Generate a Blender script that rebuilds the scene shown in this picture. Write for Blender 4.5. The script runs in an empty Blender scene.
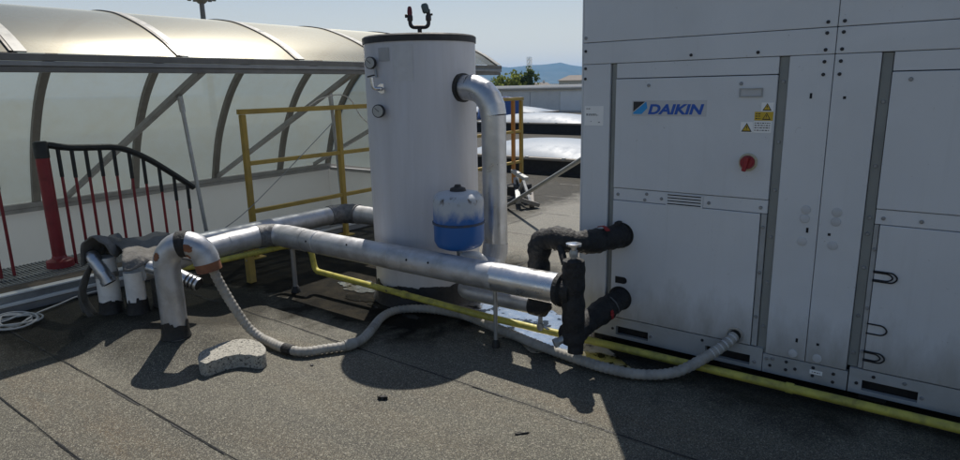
import bpy, bmesh, math, random
from mathutils import Vector, Matrix
random.seed(7)
S = bpy.context.scene
COL = S.collection
V = Vector
sin, cos, pi, rad = math.sin, math.cos, math.pi, math.radians

# ------------------------------------------------------------------ materials
def nt(name):
    m = bpy.data.materials.new(name); m.use_nodes = True
    t = m.node_tree; t.nodes.clear()
    out = t.nodes.new('ShaderNodeOutputMaterial')
    return m, t, out
def N(t, typ, **kw):
    n = t.nodes.new(typ)
    for k, v in kw.items(): setattr(n, k, v)
    return n
def ramp(t, src, stops):
    r = N(t, 'ShaderNodeValToRGB')
    e = r.color_ramp.elements
    while len(e) < len(stops): e.new(0.5)
    for i, (p, c) in enumerate(stops):
        e[i].position = p; e[i].color = (c[0], c[1], c[2], 1) if not isinstance(c, (int, float)) else (c, c, c, 1)
    t.links.new(src, r.inputs[0]); return r
def noise(t, scale, detail=4, rough=.55, vec=None, dist=0):
    n = N(t, 'ShaderNodeTexNoise'); n.inputs['Scale'].default_value = scale
    n.inputs['Detail'].default_value = detail; n.inputs['Roughness'].default_value = rough
    n.inputs['Distortion'].default_value = dist
    if vec: t.links.new(vec, n.inputs['Vector'])
    return n
def mix(t, fac, a, b, mode='MIX'):
    m = N(t, 'ShaderNodeMix'); m.data_type = 'RGBA'; m.blend_type = mode
    if isinstance(fac, (int, float)): m.inputs[0].default_value = fac
    else: t.links.new(fac, m.inputs[0])
    for k, v in ((6, a), (7, b)):
        if isinstance(v, tuple): m.inputs[k].default_value = (*v[:3], 1)
        else: t.links.new(v, m.inputs[k])
    return m.outputs[2]
def pos(t, scale=None):
    g = N(t, 'ShaderNodeNewGeometry')
    if scale is None: return g.outputs['Position']
    mp = N(t, 'ShaderNodeMapping'); mp.inputs['Scale'].default_value = scale
    t.links.new(g.outputs['Position'], mp.inputs['Vector']); return mp.outputs[0]
def mat(name, col, rough=.6, metal=0., dirt=None, amt=.35, scale=6, bump=.0, bscale=60, stretch=None, spots=None, rvar=.12, coat=0):
    m, t, out = nt(name)
    b = N(t, 'ShaderNodeBsdfPrincipled'); t.links.new(b.outputs[0], out.inputs[0])
    p = pos(t, stretch)
    dirt = dirt or tuple(c * .55 for c in col)
    n1 = noise(t, scale, 6, .62, p, .4); f = ramp(t, n1.outputs[0], [(.42, 0.), (.72, 1.)])
    mm = N(t, 'ShaderNodeMath', operation='MULTIPLY'); mm.inputs[1].default_value = amt
    t.links.new(f.outputs[0], mm.inputs[0])
    c = mix(t, mm.outputs[0], col, dirt)
    if spots:                                   # worn or rusty patches with a shape of their own
        sc, lo, scol = spots
        n2 = noise(t, sc, 5, .6, pos(t), .3); f2 = ramp(t, n2.outputs[0], [(lo, 0.), (lo + .03, 1.)])
        c = mix(t, f2.outputs[0], c, scol)
    t.links.new(c, b.inputs['Base Color'])
    b.inputs['Metallic'].default_value = metal
    nr = noise(t, scale * 2.3, 4, .6, p)
    rr = N(t, 'ShaderNodeMapRange'); t.links.new(nr.outputs[0], rr.inputs[0])
    rr.inputs[1].default_value = .3; rr.inputs[2].default_value = .7
    rr.inputs[3].default_value = max(.02, rough - rvar); rr.inputs[4].default_value = min(1, rough + rvar)
    t.links.new(rr.outputs[0], b.inputs['Roughness'])
    if coat: b.inputs['Coat Weight'].default_value = coat
    if bump:
        nb = noise(t, bscale, 5, .6, pos(t)); bp = N(t, 'ShaderNodeBump')
        bp.inputs['Strength'].default_value = bump; bp.inputs['Distance'].default_value = .01
        t.links.new(nb.outputs[0], bp.inputs['Height']); t.links.new(bp.outputs[0], b.inputs['Normal'])
    return m

def felt_material():
    m, t, out = nt('mineral_felt')
    b = N(t, 'ShaderNodeBsdfPrincipled'); t.links.new(b.outputs[0], out.inputs[0])
    p = pos(t)
    big = noise(t, .9, 6, .6, p, .5); med = noise(t, 5, 6, .65, p, .3); fine = noise(t, 85, 3, .7, p)
    c = ramp(t, big.outputs[0], [(.3, (.092, .088, .064)), (.5, (.158, .147, .108)), (.72, (.225, .205, .150))]).outputs[0]
    c = mix(t, ramp(t, med.outputs[0], [(.35, .0), (.75, .55)]).outputs[0], c, (.085, .078, .068))
    # long stains running with the rolls
    st = noise(t, 1, 5, .6, pos(t, (.35, 2.6, 1)), .6)
    c = mix(t, ramp(t, st.outputs[0], [(.5, .0), (.68, .7)]).outputs[0], c, (.150, .118, .074))
    c = mix(t, ramp(t, st.outputs[0], [(.30, .65), (.46, .0)]).outputs[0], c, (.055, .052, .044))
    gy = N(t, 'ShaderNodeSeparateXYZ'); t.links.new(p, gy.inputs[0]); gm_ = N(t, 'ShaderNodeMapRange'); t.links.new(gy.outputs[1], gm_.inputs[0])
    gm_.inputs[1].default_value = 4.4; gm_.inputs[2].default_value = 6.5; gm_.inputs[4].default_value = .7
    c = mix(t, gm_.outputs[0], c, (.235, .225, .195))          # paler felt beyond the tank
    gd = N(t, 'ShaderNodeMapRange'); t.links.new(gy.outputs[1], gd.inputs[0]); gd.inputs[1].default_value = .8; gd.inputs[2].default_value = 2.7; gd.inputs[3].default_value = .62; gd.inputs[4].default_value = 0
    c = mix(t, gd.outputs[0], c, (.062, .055, .040))           # darkened towards the near edge: the brightening towards the sun, painted in
    rb = noise(t, 2.2, 6, .65, pos(t, (.8, 2.4, 1)), .5); rz = N(t, 'ShaderNodeMapRange'); t.links.new(gy.outputs[1], rz.inputs[0]); rz.inputs[1].default_value = 1.34; rz.inputs[2].default_value = 1.12
    rq = N(t, 'ShaderNodeMapRange'); t.links.new(gy.outputs[1], rq.inputs[0]); rq.inputs[1].default_value = .94; rq.inputs[2].default_value = 1.05
    ra_ = N(t, 'ShaderNodeMath', operation='MULTIPLY'); t.links.new(rz.outputs[0], ra_.inputs[0]); t.links.new(rq.outputs[0], ra_.inputs[1])
    rb2 = N(t, 'ShaderNodeMath', operation='MULTIPLY'); t.links.new(ra_.outputs[0], rb2.inputs[0]); t.links.new(ramp(t, rb.outputs[0], [(.38, 0.), (.62, .75)]).outputs[0], rb2.inputs[1])
    c = mix(t, rb2.outputs[0], c, (.135, .098, .055))
    # coloured granules
    vo = N(t, 'ShaderNodeTexVoronoi'); vo.inputs['Scale'].default_value = 270; t.links.new(p, vo.inputs['Vector'])
    sp = N(t, 'ShaderNodeSeparateColor'); t.links.new(vo.outputs['Color'], sp.inputs[0])
    c = mix(t, ramp(t, sp.outputs[0], [(.78, 0.), (.93, .9)]).outputs[0], c, (.37, .36, .28))
    c = mix(t, ramp(t, sp.outputs[1], [(.58, 0.), (.86, .9)]).outputs[0], c, (.020, .020, .018))
    vo2 = N(t, 'ShaderNodeTexVoronoi'); vo2.inputs['Scale'].default_value = 130; t.links.new(p, vo2.inputs['Vector'])
    sp2 = N(t, 'ShaderNodeSeparateColor'); t.links.new(vo2.outputs['Color'], sp2.inputs[0])
    c = mix(t, ramp(t, sp2.outputs[0], [(.88, 0.), (.98, .5)]).outputs[0], c, (.38, .35, .28))
    c = mix(t, ramp(t, fine.outputs[0], [(.3, .5), (.55, .0)]).outputs[0], c, (.05, .05, .05))
    # black moss and silt where the water stands, plus shade painted in behind the pipes
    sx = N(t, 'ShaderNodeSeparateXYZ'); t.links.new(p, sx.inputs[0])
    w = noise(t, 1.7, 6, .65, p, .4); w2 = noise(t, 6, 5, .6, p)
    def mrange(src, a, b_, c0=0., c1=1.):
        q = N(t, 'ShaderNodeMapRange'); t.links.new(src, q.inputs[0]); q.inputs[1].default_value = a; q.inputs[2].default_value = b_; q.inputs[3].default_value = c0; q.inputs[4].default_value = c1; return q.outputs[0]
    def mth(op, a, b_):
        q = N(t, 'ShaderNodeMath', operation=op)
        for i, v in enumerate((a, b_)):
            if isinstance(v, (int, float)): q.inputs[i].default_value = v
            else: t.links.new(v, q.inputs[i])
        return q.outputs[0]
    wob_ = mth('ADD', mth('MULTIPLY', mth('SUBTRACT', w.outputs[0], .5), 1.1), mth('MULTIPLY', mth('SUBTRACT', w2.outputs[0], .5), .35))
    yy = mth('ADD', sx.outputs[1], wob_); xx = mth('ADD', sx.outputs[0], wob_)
    za = mth('MULTIPLY', mth('MULTIPLY', mrange(yy, 2.62, 2.86), mrange(yy, 5.0, 4.5)), mrange(xx, -2.35, -2.75))      # wet dirt behind the pipes, blackened to paint in their shade
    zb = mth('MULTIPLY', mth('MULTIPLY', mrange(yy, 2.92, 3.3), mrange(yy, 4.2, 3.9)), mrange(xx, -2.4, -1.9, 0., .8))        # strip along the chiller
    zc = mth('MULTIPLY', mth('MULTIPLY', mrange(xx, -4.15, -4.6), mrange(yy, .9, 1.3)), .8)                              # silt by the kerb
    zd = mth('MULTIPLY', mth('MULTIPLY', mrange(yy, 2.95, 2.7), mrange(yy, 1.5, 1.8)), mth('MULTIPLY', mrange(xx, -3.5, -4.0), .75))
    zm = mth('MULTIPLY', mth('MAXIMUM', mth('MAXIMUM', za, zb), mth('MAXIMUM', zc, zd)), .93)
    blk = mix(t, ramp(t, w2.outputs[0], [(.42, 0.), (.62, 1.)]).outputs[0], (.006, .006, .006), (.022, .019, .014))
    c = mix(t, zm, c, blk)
    t.links.new(c, b.inputs['Base Color'])
    b.inputs['Roughness'].default_value = .62
    t.links.new(mth('MULTIPLY', mth('SUBTRACT', 1.0, zm), .42), b.inputs['Specular IOR Level'])
    bp = N(t, 'ShaderNodeBump'); bp.inputs['Strength'].default_value = .55; bp.inputs['Distance'].default_value = .006
    ml = N(t, 'ShaderNodeMath', operation='ADD'); t.links.new(vo.outputs['Distance'], ml.inputs[0]); t.links.new(med.outputs[0], ml.inputs[1])
    t.links.new(ml.outputs[0], bp.inputs['Height']); t.links.new(bp.outputs[0], b.inputs['Normal'])
    return m

def translucent_material():
    m, t, out = nt('opal_polycarbonate')
    p = pos(t)
    d = noise(t, 3, 6, .7, p, .3)
    c = mix(t, ramp(t, d.outputs[0], [(.4, 0.), (.8, .5)]).outputs[0], (.215, .25, .245), (.19, .19, .145))
    sx = N(t, 'ShaderNodeSeparateXYZ'); t.links.new(p, sx.inputs[0]); mr = N(t, 'ShaderNodeMapRange'); t.links.new(sx.outputs[0], mr.inputs[0])
    mr.inputs[1].default_value = -5.24; mr.inputs[2].default_value = -5.05; sp = noise(t, 34, 4, .65, p); rs = ramp(t, sp.outputs[0], [(.46, 0.), (.60, .8)])
    mm = N(t, 'ShaderNodeMath', operation='MULTIPLY'); t.links.new(mr.outputs[0], mm.inputs[0]); t.links.new(rs.outputs[0], mm.inputs[1])
    c = mix(t, mm.outputs[0], c, (.10, .08, .045))             # moss and grit caught along the eave
    tr = N(t, 'ShaderNodeBsdfTranslucent'); t.links.new(c, tr.inputs[0])
    df = N(t, 'ShaderNodeBsdfDiffuse'); t.links.new(c, df.inputs[0])
    gl = N(t, 'ShaderNodeBsdfGlossy'); gl.inputs['Roughness'].default_value = .26; gl.inputs[0].default_value = (1, .95, .80, 1)
    a0 = N(t, 'ShaderNodeMixShader'); a0.inputs[0].default_value = .2
    t.links.new(tr.outputs[0], a0.inputs[1]); t.links.new(df.outputs[0], a0.inputs[2])
    th = N(t, 'ShaderNodeBsdfTransparent'); th.inputs[0].default_value = (.84, .90, .90, 1)
    a = N(t, 'ShaderNodeMixShader'); a.inputs[0].default_value = .12
    t.links.new(a0.outputs[0], a.inputs[1]); t.links.new(th.outputs[0], a.inputs[2])
    lw = N(t, 'ShaderNodeLayerWeight'); lw.inputs[0].default_value = .5          # same sheen from either side
    pw = N(t, 'ShaderNodeMath', operation='POWER'); t.links.new(lw.outputs['Facing'], pw.inputs[0]); pw.inputs[1].default_value = 3.2
    fr = N(t, 'ShaderNodeMath', operation='MULTIPLY_ADD'); t.links.new(pw.outputs[0], fr.inputs[0]); fr.inputs[1].default_value = .75; fr.inputs[2].default_value = .04
    bb = N(t, 'ShaderNodeMixShader'); t.links.new(fr.outputs[0], bb.inputs[0])
    t.links.new(a.outputs[0], bb.inputs[1]); t.links.new(gl.outputs[0], bb.inputs[2])
    t.links.new(bb.outputs[0], out.inputs[0])
    return m

def water_material():
    m, t, out = nt('standing_water')
    b = N(t, 'ShaderNodeBsdfPrincipled'); t.links.new(b.outputs[0], out.inputs[0])
    b.inputs['Base Color'].default_value = (.02, .02, .018, 1)
    b.inputs['Roughness'].default_value = .03; b.inputs['IOR'].default_value = 1.33
    n = noise(t, 9, 2, .5, pos(t)); bp = N(t, 'ShaderNodeBump'); bp.inputs['Strength'].default_value = .04; bp.inputs['Distance'].default_value = .02
    t.links.new(n.outputs[0], bp.inputs['Height']); t.links.new(bp.outputs[0], b.inputs['Normal'])
    return m

def panel_paint():
    m, t, out = nt('chiller_paint'); b = N(t, 'ShaderNodeBsdfPrincipled'); t.links.new(b.outputs[0], out.inputs[0])
    p = pos(t); c = (.66, .68, .70)
    a = noise(t, 1.3, 5, .6, p, .5); c = mix(t, ramp(t, a.outputs[0], [(.35, 0.), (.75, .35)]).outputs[0], c, (.44, .45, .45))
    st = noise(t, 1, 6, .65, pos(t, (26, 26, .9)), .2); c = mix(t, ramp(t, st.outputs[0], [(.55, 0.), (.82, .14)]).outputs[0], c, (.36, .36, .34))
    sc = noise(t, 38, 3, .6, p, 1.5); c = mix(t, ramp(t, sc.outputs[0], [(.70, 0.), (.74, .5)]).outputs[0], c, (.30, .30, .29))
    sx = N(t, 'ShaderNodeSeparateXYZ'); t.links.new(p, sx.inputs[0])
    fo = noise(t, 7, 5, .65, pos(t, (1, 1, .35))); ad = N(t, 'ShaderNodeMath', operation='MULTIPLY_ADD'); t.links.new(fo.outputs[0], ad.inputs[0]); ad.inputs[1].default_value = -.5; t.links.new(sx.outputs[2], ad.inputs[2])
    mr = N(t, 'ShaderNodeMapRange'); t.links.new(ad.outputs[0], mr.inputs[0]); mr.inputs[1].default_value = .18; mr.inputs[2].default_value = -.14; mr.inputs[4].default_value = .75
    c = mix(t, mr.outputs[0], c, (.24, .225, .19)); t.links.new(c, b.inputs['Base Color'])
    rr = N(t, 'ShaderNodeMapRange'); t.links.new(a.outputs[0], rr.inputs[0]); rr.inputs[3].default_value = .30; rr.inputs[4].default_value = .55; t.links.new(rr.outputs[0], b.inputs['Roughness'])
    ob = noise(t, 2.1, 2, .5, p); ob2 = noise(t, 240, 2, .5, p); h = N(t, 'ShaderNodeMath', operation='MULTIPLY_ADD'); t.links.new(ob2.outputs[0], h.inputs[0]); h.inputs[1].default_value = .02; t.links.new(ob.outputs[0], h.inputs[2])
    bp = N(t, 'ShaderNodeBump'); bp.inputs['Strength'].default_value = .22; bp.inputs['Distance'].default_value = .03; t.links.new(h.outputs[0], bp.inputs['Height']); t.links.new(bp.outputs[0], b.inputs['Normal'])
    return m

def vessel_paint():                             # blue enamel, chalked to white on the sky side
    m, t, out = nt('chalked_blue_enamel'); b = N(t, 'ShaderNodeBsdfPrincipled'); t.links.new(b.outputs[0], out.inputs[0])
    p = pos(t); sx = N(t, 'ShaderNodeSeparateXYZ'); t.links.new(p, sx.inputs[0])
    n1 = noise(t, 9, 6, .65, pos(t, (1, 1, .45)), .3); ad = N(t, 'ShaderNodeMath', operation='MULTIPLY_ADD'); t.links.new(n1.outputs[0], ad.inputs[0]); ad.inputs[1].default_value = .22; t.links.new(sx.outputs[2], ad.inputs[2])
    mr = N(t, 'ShaderNodeMapRange'); t.links.new(ad.outputs[0], mr.inputs[0]); mr.inputs[1].default_value = .875; mr.inputs[2].default_value = .955
    c = mix(t, mr.outputs[0], (.020, .12, .38), (.46, .49, .53))
    n2 = noise(t, 26, 5, .65, pos(t, (1, 1, .6)), .4)
    r2 = ramp(t, n2.outputs[0], [(.53, 0.), (.60, 1.)]); m2 = N(t, 'ShaderNodeMapRange'); t.links.new(sx.outputs[2], m2.inputs[0]); m2.inputs[1].default_value = .86; m2.inputs[2].default_value = .90
    m3 = N(t, 'ShaderNodeMapRange'); t.links.new(sx.outputs[2], m3.inputs[0]); m3.inputs[1].default_value = .93; m3.inputs[2].default_value = .91
    k = N(t, 'ShaderNodeMath', operation='MULTIPLY'); t.links.new(m2.outputs[0], k.inputs[0]); t.links.new(m3.outputs[0], k.inputs[1]); k2 = N(t, 'ShaderNodeMath', operation='MULTIPLY'); t.links.new(k.outputs[0], k2.inputs[0]); t.links.new(r2.outputs[0], k2.inputs[1])
    c = mix(t, k2.outputs[0], c, (.11, .085, .07)); t.links.new(c, b.inputs['Base Color']); b.inputs['Roughness'].default_value = .38
    return m

M = {}
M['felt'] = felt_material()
M['opal'] = translucent_material()
M['water'] = water_material()
M['puddle_metal'] = mat('puddle_mirror_metal', (.95, .91, .84), .13, .97, (.55, .52, .47), .7, 9, .35, 14, None, (9, .55, (.05, .045, .035)), .08)  # metal standing in for the mirror bright water of a puddle
M['paint'] = panel_paint()
M['paint_strip'] = mat('chiller_channel', (.27, .285, .275), .55, .15, (.17, .17, .16), .4, 3)
M['paint_base'] = mat('chiller_base_paint', (.40, .41, .41), .55, 0, (.22, .21, .18), .6, 4)
M['dark'] = mat('dark_gap', (.012, .012, .013), .8)
M['jacket'] = mat('tank_jacket', (.61, .61, .64), .46, 0, (.40, .39, .39), .65, 1.5, .04, 5, (2.2, 2.2, .25), (7, .735, (.36, .34, .32)))
M['lid'] = mat('black_lid', (.03, .029, .03), .6)
M['foil'] = mat('aluminium_jacket', (.58, .59, .61), .36, .9, (.30, .29, .27), .5, 5, .12, 14)
M['foil_dull'] = mat('dull_aluminium_jacket', (.54, .545, .56), .48, .62, (.27, .26, .25), .7, 7, .4, 9)
M['foil_bright'] = mat('bright_aluminium_jacket', (.72, .72, .73), .33, .9, (.45, .44, .43), .4, 5, .06, 14)
M['tapewrap'] = mat('grey_tape_wrap', (.20, .20, .20), .6, .3, (.06, .06, .06), .8, 30, .5, 60)
M['rubber'] = mat('black_insulation', (.012, .012, .013), .66, 0, (.035, .034, .033), .6, 18, 1.0, 46)
M['bitumen'] = mat('bitumen', (.010, .010, .010), .55, 0, (.03, .028, .025), .5, 20, .5, 40)
M['yellow_pipe'] = mat('yellow_gas_pipe', (.52, .47, .085), .5, 0, (.17, .15, .05), .8, 13, .1, 40, None, (16, .68, (.10, .08, .05)))
M['yellow_rail'] = mat('yellow_rail_paint', (.43, .285, .05), .55, 0, (.24, .16, .05), .6, 6, .1, 40, None, (20, .71, (.16, .08, .04)))
M['orange_rail'] = mat('orange_rail_paint', (.50, .20, .035), .55, 0, (.3, .14, .04), .5, 6)
M['red'] = mat('red_paint', (.26, .022, .028), .45, 0, (.10, .012, .014), .5, 8, .05, 30)
M['black_rail'] = mat('black_sleeve', (.012, .014, .015), .45, 0, (.025, .025, .025), .4, 10)
M['steel'] = mat('galvanised_steel', (.42, .43, .43), .45, .7, (.25, .25, .24), .5, 12)
M['alu_dark'] = mat('bronze_aluminium', (.20, .185, .165), .5, .3, (.11, .10, .09), .5, 5)
M['alu_grey'] = mat('grey_aluminium', (.33, .32, .31), .5, .4, (.18, .17, .16), .5, 5)
M['white_wall'] = mat('white_wall_paint', (.92, .90, .87), .7, 0, (.82, .80, .76), .5, 1.2, .05, 20)
M['white_metal'] = mat('white_sheet_metal', (.62, .62, .60), .5, .1, (.40, .37, .32), .6, 4)
M['dirt'] = mat('brown_silt', (.16, .125, .09), .95, 0, (.08, .07, .05), .7, 14, .4, 50)
M['vessel_blue'] = vessel_paint()
M['vessel_seam'] = mat('dirty_seam', (.03, .06, .12), .6, 0, (.10, .08, .06), .8, 30)
M['hose'] = mat('grey_corrugated_hose', (.36, .345, .31), .6, 0, (.16, .15, .13), .75, 11)
M['concrete'] = mat('exposed_aggregate', (.47, .45, .39), .9, 0, (.22, .21, .185), .9, 60, 1.0, 110, None, (75, .57, (.07, .07, .066)))
M['felt_rag'] = mat('grey_felt_sheet', (.17, .163, .15), .92, 0, (.085, .08, .07), .8, 6, .9, 30)
M['wood'] = mat('yellow_wood_post', (.45, .33, .09), .7, 0, (.22, .17, .08), .6, 10)
M['white_jacket'] = mat('white_vent_jacket', (.86, .85, .82), .5, .1, (.42, .40, .38), .5, 7, .1, 20, None, (10, .70, (.2, .18, .16)))
M['goose'] = mat('weathered_jacket', (.50, .515, .545), .44, .75, (.28, .27, .26), .65, 7, .2, 16)
M['rust'] = mat('rusty_copper', (.27, .115, .06), .75, .2, (.12, .06, .04), .7, 14, .3, 40)
M['cable'] = mat('white_cable', (.62, .60, .56), .5, 0, (.4, .38, .34), .5, 10)
M['wire'] = mat('thin_steel_wire', (.35, .35, .34), .5, .5)
M['chrome'] = mat('chrome', (.65, .65, .66), .22, 1)
M['gauge_face'] = mat('gauge_face', (.42, .42, .40), .35, 0, (.3, .3, .28), .4, 20)
M['sticker'] = mat('white_sticker', (.88, .88, .86), .5, 0, (.8, .8, .78))
M['ink'] = mat('grey_ink', (.022, .022, .025), .6)
M['screw'] = mat('zinc_screw', (.30, .31, .32), .45, .4, (.10, .10, .10), .6, 40)
M['warn'] = mat('yellow_sticker', (.62, .42, .03), .5)
M['logo_blue'] = mat('logo_blue', (.012, .10, .46), .45)
M['logo_sky'] = mat('logo_sky_blue', (.02, .32, .72), .45)
M['plate'] = mat('logo_plate', (.55, .56, .57), .45)
M['knob_red'] = mat('red_switch', (.30, .014, .022), .4)
M['knob_cream'] = mat('cream_collar', (.52, .47, .33), .5)
M['dome'] = mat('milky_acrylic_dome', (.26, .31, .37), .5, 0, (.22, .26, .31), .2, 1.5)
M['curb'] = mat('dark_upstand_felt', (.028, .027, .027), .85, 0, (.05, .048, .045), .5, 6)
M['far_panel'] = mat('grey_facade_panel', (.80, .79, .76), .75, 0, (.62, .61, .58), .5, 1.5)
M['far_panel2'] = mat('pale_facade_panel', (.92, .92, .90), .7, 0, (.8, .8, .78), .5, 1.5)
M['far_white'] = mat('pale_render_wall', (.50, .47, .42), .8)
M['tile'] = mat('clay_roof_tiles', (.20, .17, .145), .85, 0, (.14, .12, .10), .6, 2)
M['glass_dark'] = mat('dark_window_glass', (.02, .023, .028), .15)
M['tarp'] = mat('blue_tarpaulin', (.06, .13, .36), .6)
M['bark'] = mat('bark', (.10, .08, .06), .9)
M['field'] = mat('distant_ground', (.16, .15, .11), .95, 0, (.05, .075, .03), .9, .02)
M['hill'] = mat('forested_hillside', (.035, .055, .028), .95, 0, (.06, .075, .04), .8, .004)

# ------------------------------------------------------------------ mesh building
class MB:
    def __init__(s): s.v = []; s.f = []
    def add(s, vs, fs):
        o = len(s.v); s.v += [V(p) for p in vs]; s.f += [tuple(i + o for i in f) for f in fs]; return s
    def box(s, x0, x1, y0, y1, z0, z1):
        return s.add([(x0,y0,z0),(x1,y0,z0),(x1,y1,z0),(x0,y1,z0),(x0,y0,z1),(x1,y0,z1),(x1,y1,z1),(x0,y1,z1)],
                     [(0,3,2,1),(4,5,6,7),(0,1,5,4),(1,2,6,5),(2,3,7,6),(3,0,4,7)])
    def bar(s, a, b, w, h=None, up=(0,0,1)):      # rectangular bar from a to b
        a, b = V(a), V(b); h = h or w; d = (b - a).normalized()
        x = d.cross(V(up))
        if x.length < 1e-4: x = d.cross(V((0, 1, 0)))
        x.normalize(); y = x.cross(d)
        q = [x*(w/2)+y*(h/2), -x*(w/2)+y*(h/2), -x*(w/2)-y*(h/2), x*(w/2)-y*(h/2)]
        return s.add([a+k for k in q] + [b+k for k in q], [(0,1,2,3),(7,6,5,4),(0,4,5,1),(1,5,6,2),(2,6,7,3),(3,7,4,0)])
    def tube(s, path, r, n=18, caps=True, rf=None, jitter=0):
        path = [V(p) for p in path]; L = len(path); T = []
        for i in range(L):
            a = path[max(i-1, 0)]; b = path[min(i+1, L-1)]; T.append((b-a).normalized())
        u = T[0].orthogonal().normalized(); vs = []; dist = 0
        for i in range(L):
            if i:
                dist += (path[i]-path[i-1]).length
                u = (u - T[i]*u.dot(T[i])).normalized()
            w = T[i].cross(u)
            R = rf(dist, i) if rf else r
            for k in range(n):
                a = 2*pi*k/n; q = R * (1 + (random.uniform(-jitter, jitter) if jitter else 0))
                vs.append(path[i] + u*cos(a)*q + w*sin(a)*q)
        fs = [(i*n+k, i*n+(k+1) % n, (i+1)*n+(k+1) % n, (i+1)*n+k) for i in range(L-1) for k in range(n)]
        if caps: fs += [tuple(range(n))[::-1], tuple((L-1)*n+k for k in range(n))]
        return s.add(vs, fs)
    def lathe(s, c, prof, n=48, axis=(0, 0, 1)):  # prof: (radius, height along axis)
        c = V(c); ax = V(axis).normalized(); u = ax.orthogonal().normalized(); w = ax.cross(u); vs = []
        for r, h in prof:
            for k in range(n):
                a = 2*pi*k/n; vs.append(c + ax*h + (u*cos(a) + w*sin(a))*max(r, 1e-4))
        L = len(prof)
        fs = [(i*n+k, i*n+(k+1) % n, (i+1)*n+(k+1) % n, (i+1)*n+k) for i in range(L-1) for k in range(n)]
        if prof[0][0] > 1e-3: fs.append(tuple(range(n))[::-1])
        if prof[-1][0] > 1e-3: fs.append(tuple((L-1)*n+k for k in range(n)))
        return s.add(vs, fs)
    def disc(s, c, axis, r, d=.004, n=14): return s.lathe(c, [(r, 0), (r*.96, d*.7), (r*.7, d)], n, axis)
    def prism(s, poly, z0, z1):                   # outline in plan, extruded upwards
        n = len(poly)
        return s.add([(x, y, z0) for x, y in poly] + [(x, y, z1) for x, y in poly],
                     [tuple(range(n))[::-1], tuple(range(n, 2*n))] + [(i, (i+1) % n, n+(i+1) % n, n+i) for i in range(n)])
    def build(s, name, m, parent=None, smooth=None, bevel=0, origin=None):
        if parent is not None:
            w = V((0, 0, 0)); q = parent
            while q: w += q.location; q = q.parent
            loc = V((0, 0, 0)); off = w
        else:
            if origin is None:
                xs = [p.x for p in s.v]; ys = [p.y for p in s.v]; zs = [p.z for p in s.v]
                origin = ((min(xs)+max(xs))/2, (min(ys)+max(ys))/2, min(zs))
            loc = off = V(origin)
        me = bpy.data.meshes.new(name)
        me.from_pydata([tuple(p - off) for p in s.v], [], s.f)
        bm = bmesh.new(); bm.from_mesh(me); bmesh.ops.recalc_face_normals(bm, faces=bm.faces); bm.to_mesh(me); bm.free()
        me.materials.append(m)
        o = bpy.data.objects.new(name, me); COL.objects.link(o); o.location = loc; o.parent = parent
        if smooth:
            me.polygons.foreach_set('use_smooth', [True]*len(me.polygons))
            try: me.set_sharp_from_angle(angle=rad(smooth))
            except Exception: pass
        if bevel:
            b = o.modifiers.new('bevel', 'BEVEL'); b.width = bevel; b.segments = 2; b.limit_method = 'ANGLE'; b.angle_limit = rad(40)
        return o

def fillet(pts, r, seg=8):
    pts = [V(p) for p in pts]; out = [pts[0]]
    for i in range(1, len(pts)-1):
        a, b, c = pts[i-1], pts[i], pts[i+1]
        rr = min(r, (a-b).length*.49, (c-b).length*.49)
        p = b + (a-b).normalized()*rr; q = b + (c-b).normalized()*rr
        for k in range(seg+1):
            t = k/seg; out.append(p*(1-t)**2 + b*2*t*(1-t) + q*t*t)
    out.append(pts[-1]); return out
def spline(pts, n=10):
    pts = [V(p) for p in pts]; P = [pts[0]*2-pts[1]] + pts + [pts[-1]*2-pts[-2]]; out = []
    for i in range(1, len(P)-2):
        a, b, c, d = P[i-1:i+3]
        for k in range(n):
            t = k/n; out.append(.5*((2*b)+(c-a)*t+(2*a-5*b+4*c-d)*t*t+(3*b-a-3*c+d)*t**3))
    out.append(pts[-1]); return out
def resample(pts, step):
    out = [pts[0]]; acc = 0
    for a, b in zip(pts, pts[1:]):
        L = (b-a).length; p = step - acc
        while p <= L: out.append(a+(b-a)*(p/L)); p += step
        acc = L - (p - step)
    return out
def tag(o, label, cat, group=None, kind=None):
    if label: o['label'] = label
    if cat: o['category'] = cat
    if group: o['group'] = group
    if kind: o['kind'] = kind
    return o
def thing(name, loc, label, cat, group=None):
    o = bpy.data.objects.new(name, None); o.empty_display_size = .1; COL.objects.link(o); o.location = loc
    return tag(o, label, cat, group)
def struct(o): o['kind'] = 'structure'; return o
def copy_part(o, parent, loc):
    c = o.copy(); COL.objects.link(c); c.parent = parent; c.location = loc; return c
def text(name, body, m, parent, x, y, z, size, width=None, shear=0., bold=.0, depth=.0012):
    cu = bpy.data.curves.new(name, 'FONT'); cu.body = body; cu.size = size; cu.shear = shear; cu.offset = bold; cu.extrude = depth
    t = bpy.data.objects.new('text_tmp', cu); COL.objects.link(t)
    bpy.context.view_layer.update()
    me = bpy.data.meshes.new_from_object(t.evaluated_get(bpy.context.evaluated_depsgraph_get()))
    COL.objects.unlink(t); bpy.data.objects.remove(t)
    xs = [v.co.x for v in me.vertices]; k = width/(max(xs)-min(xs)) if width else 1
    w = V((0, 0, 0)); q = parent
    while q: w += q.location; q = q.parent
    x0 = min(xs)
    for v in me.vertices: v.co = V((x+(v.co.x-x0)*k, y-v.co.z, z+v.co.y)) - w
    me.materials.clear(); me.materials.append(m)
    o = bpy.data.objects.new(name, me); COL.objects.link(o); o.parent = parent; return o

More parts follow.
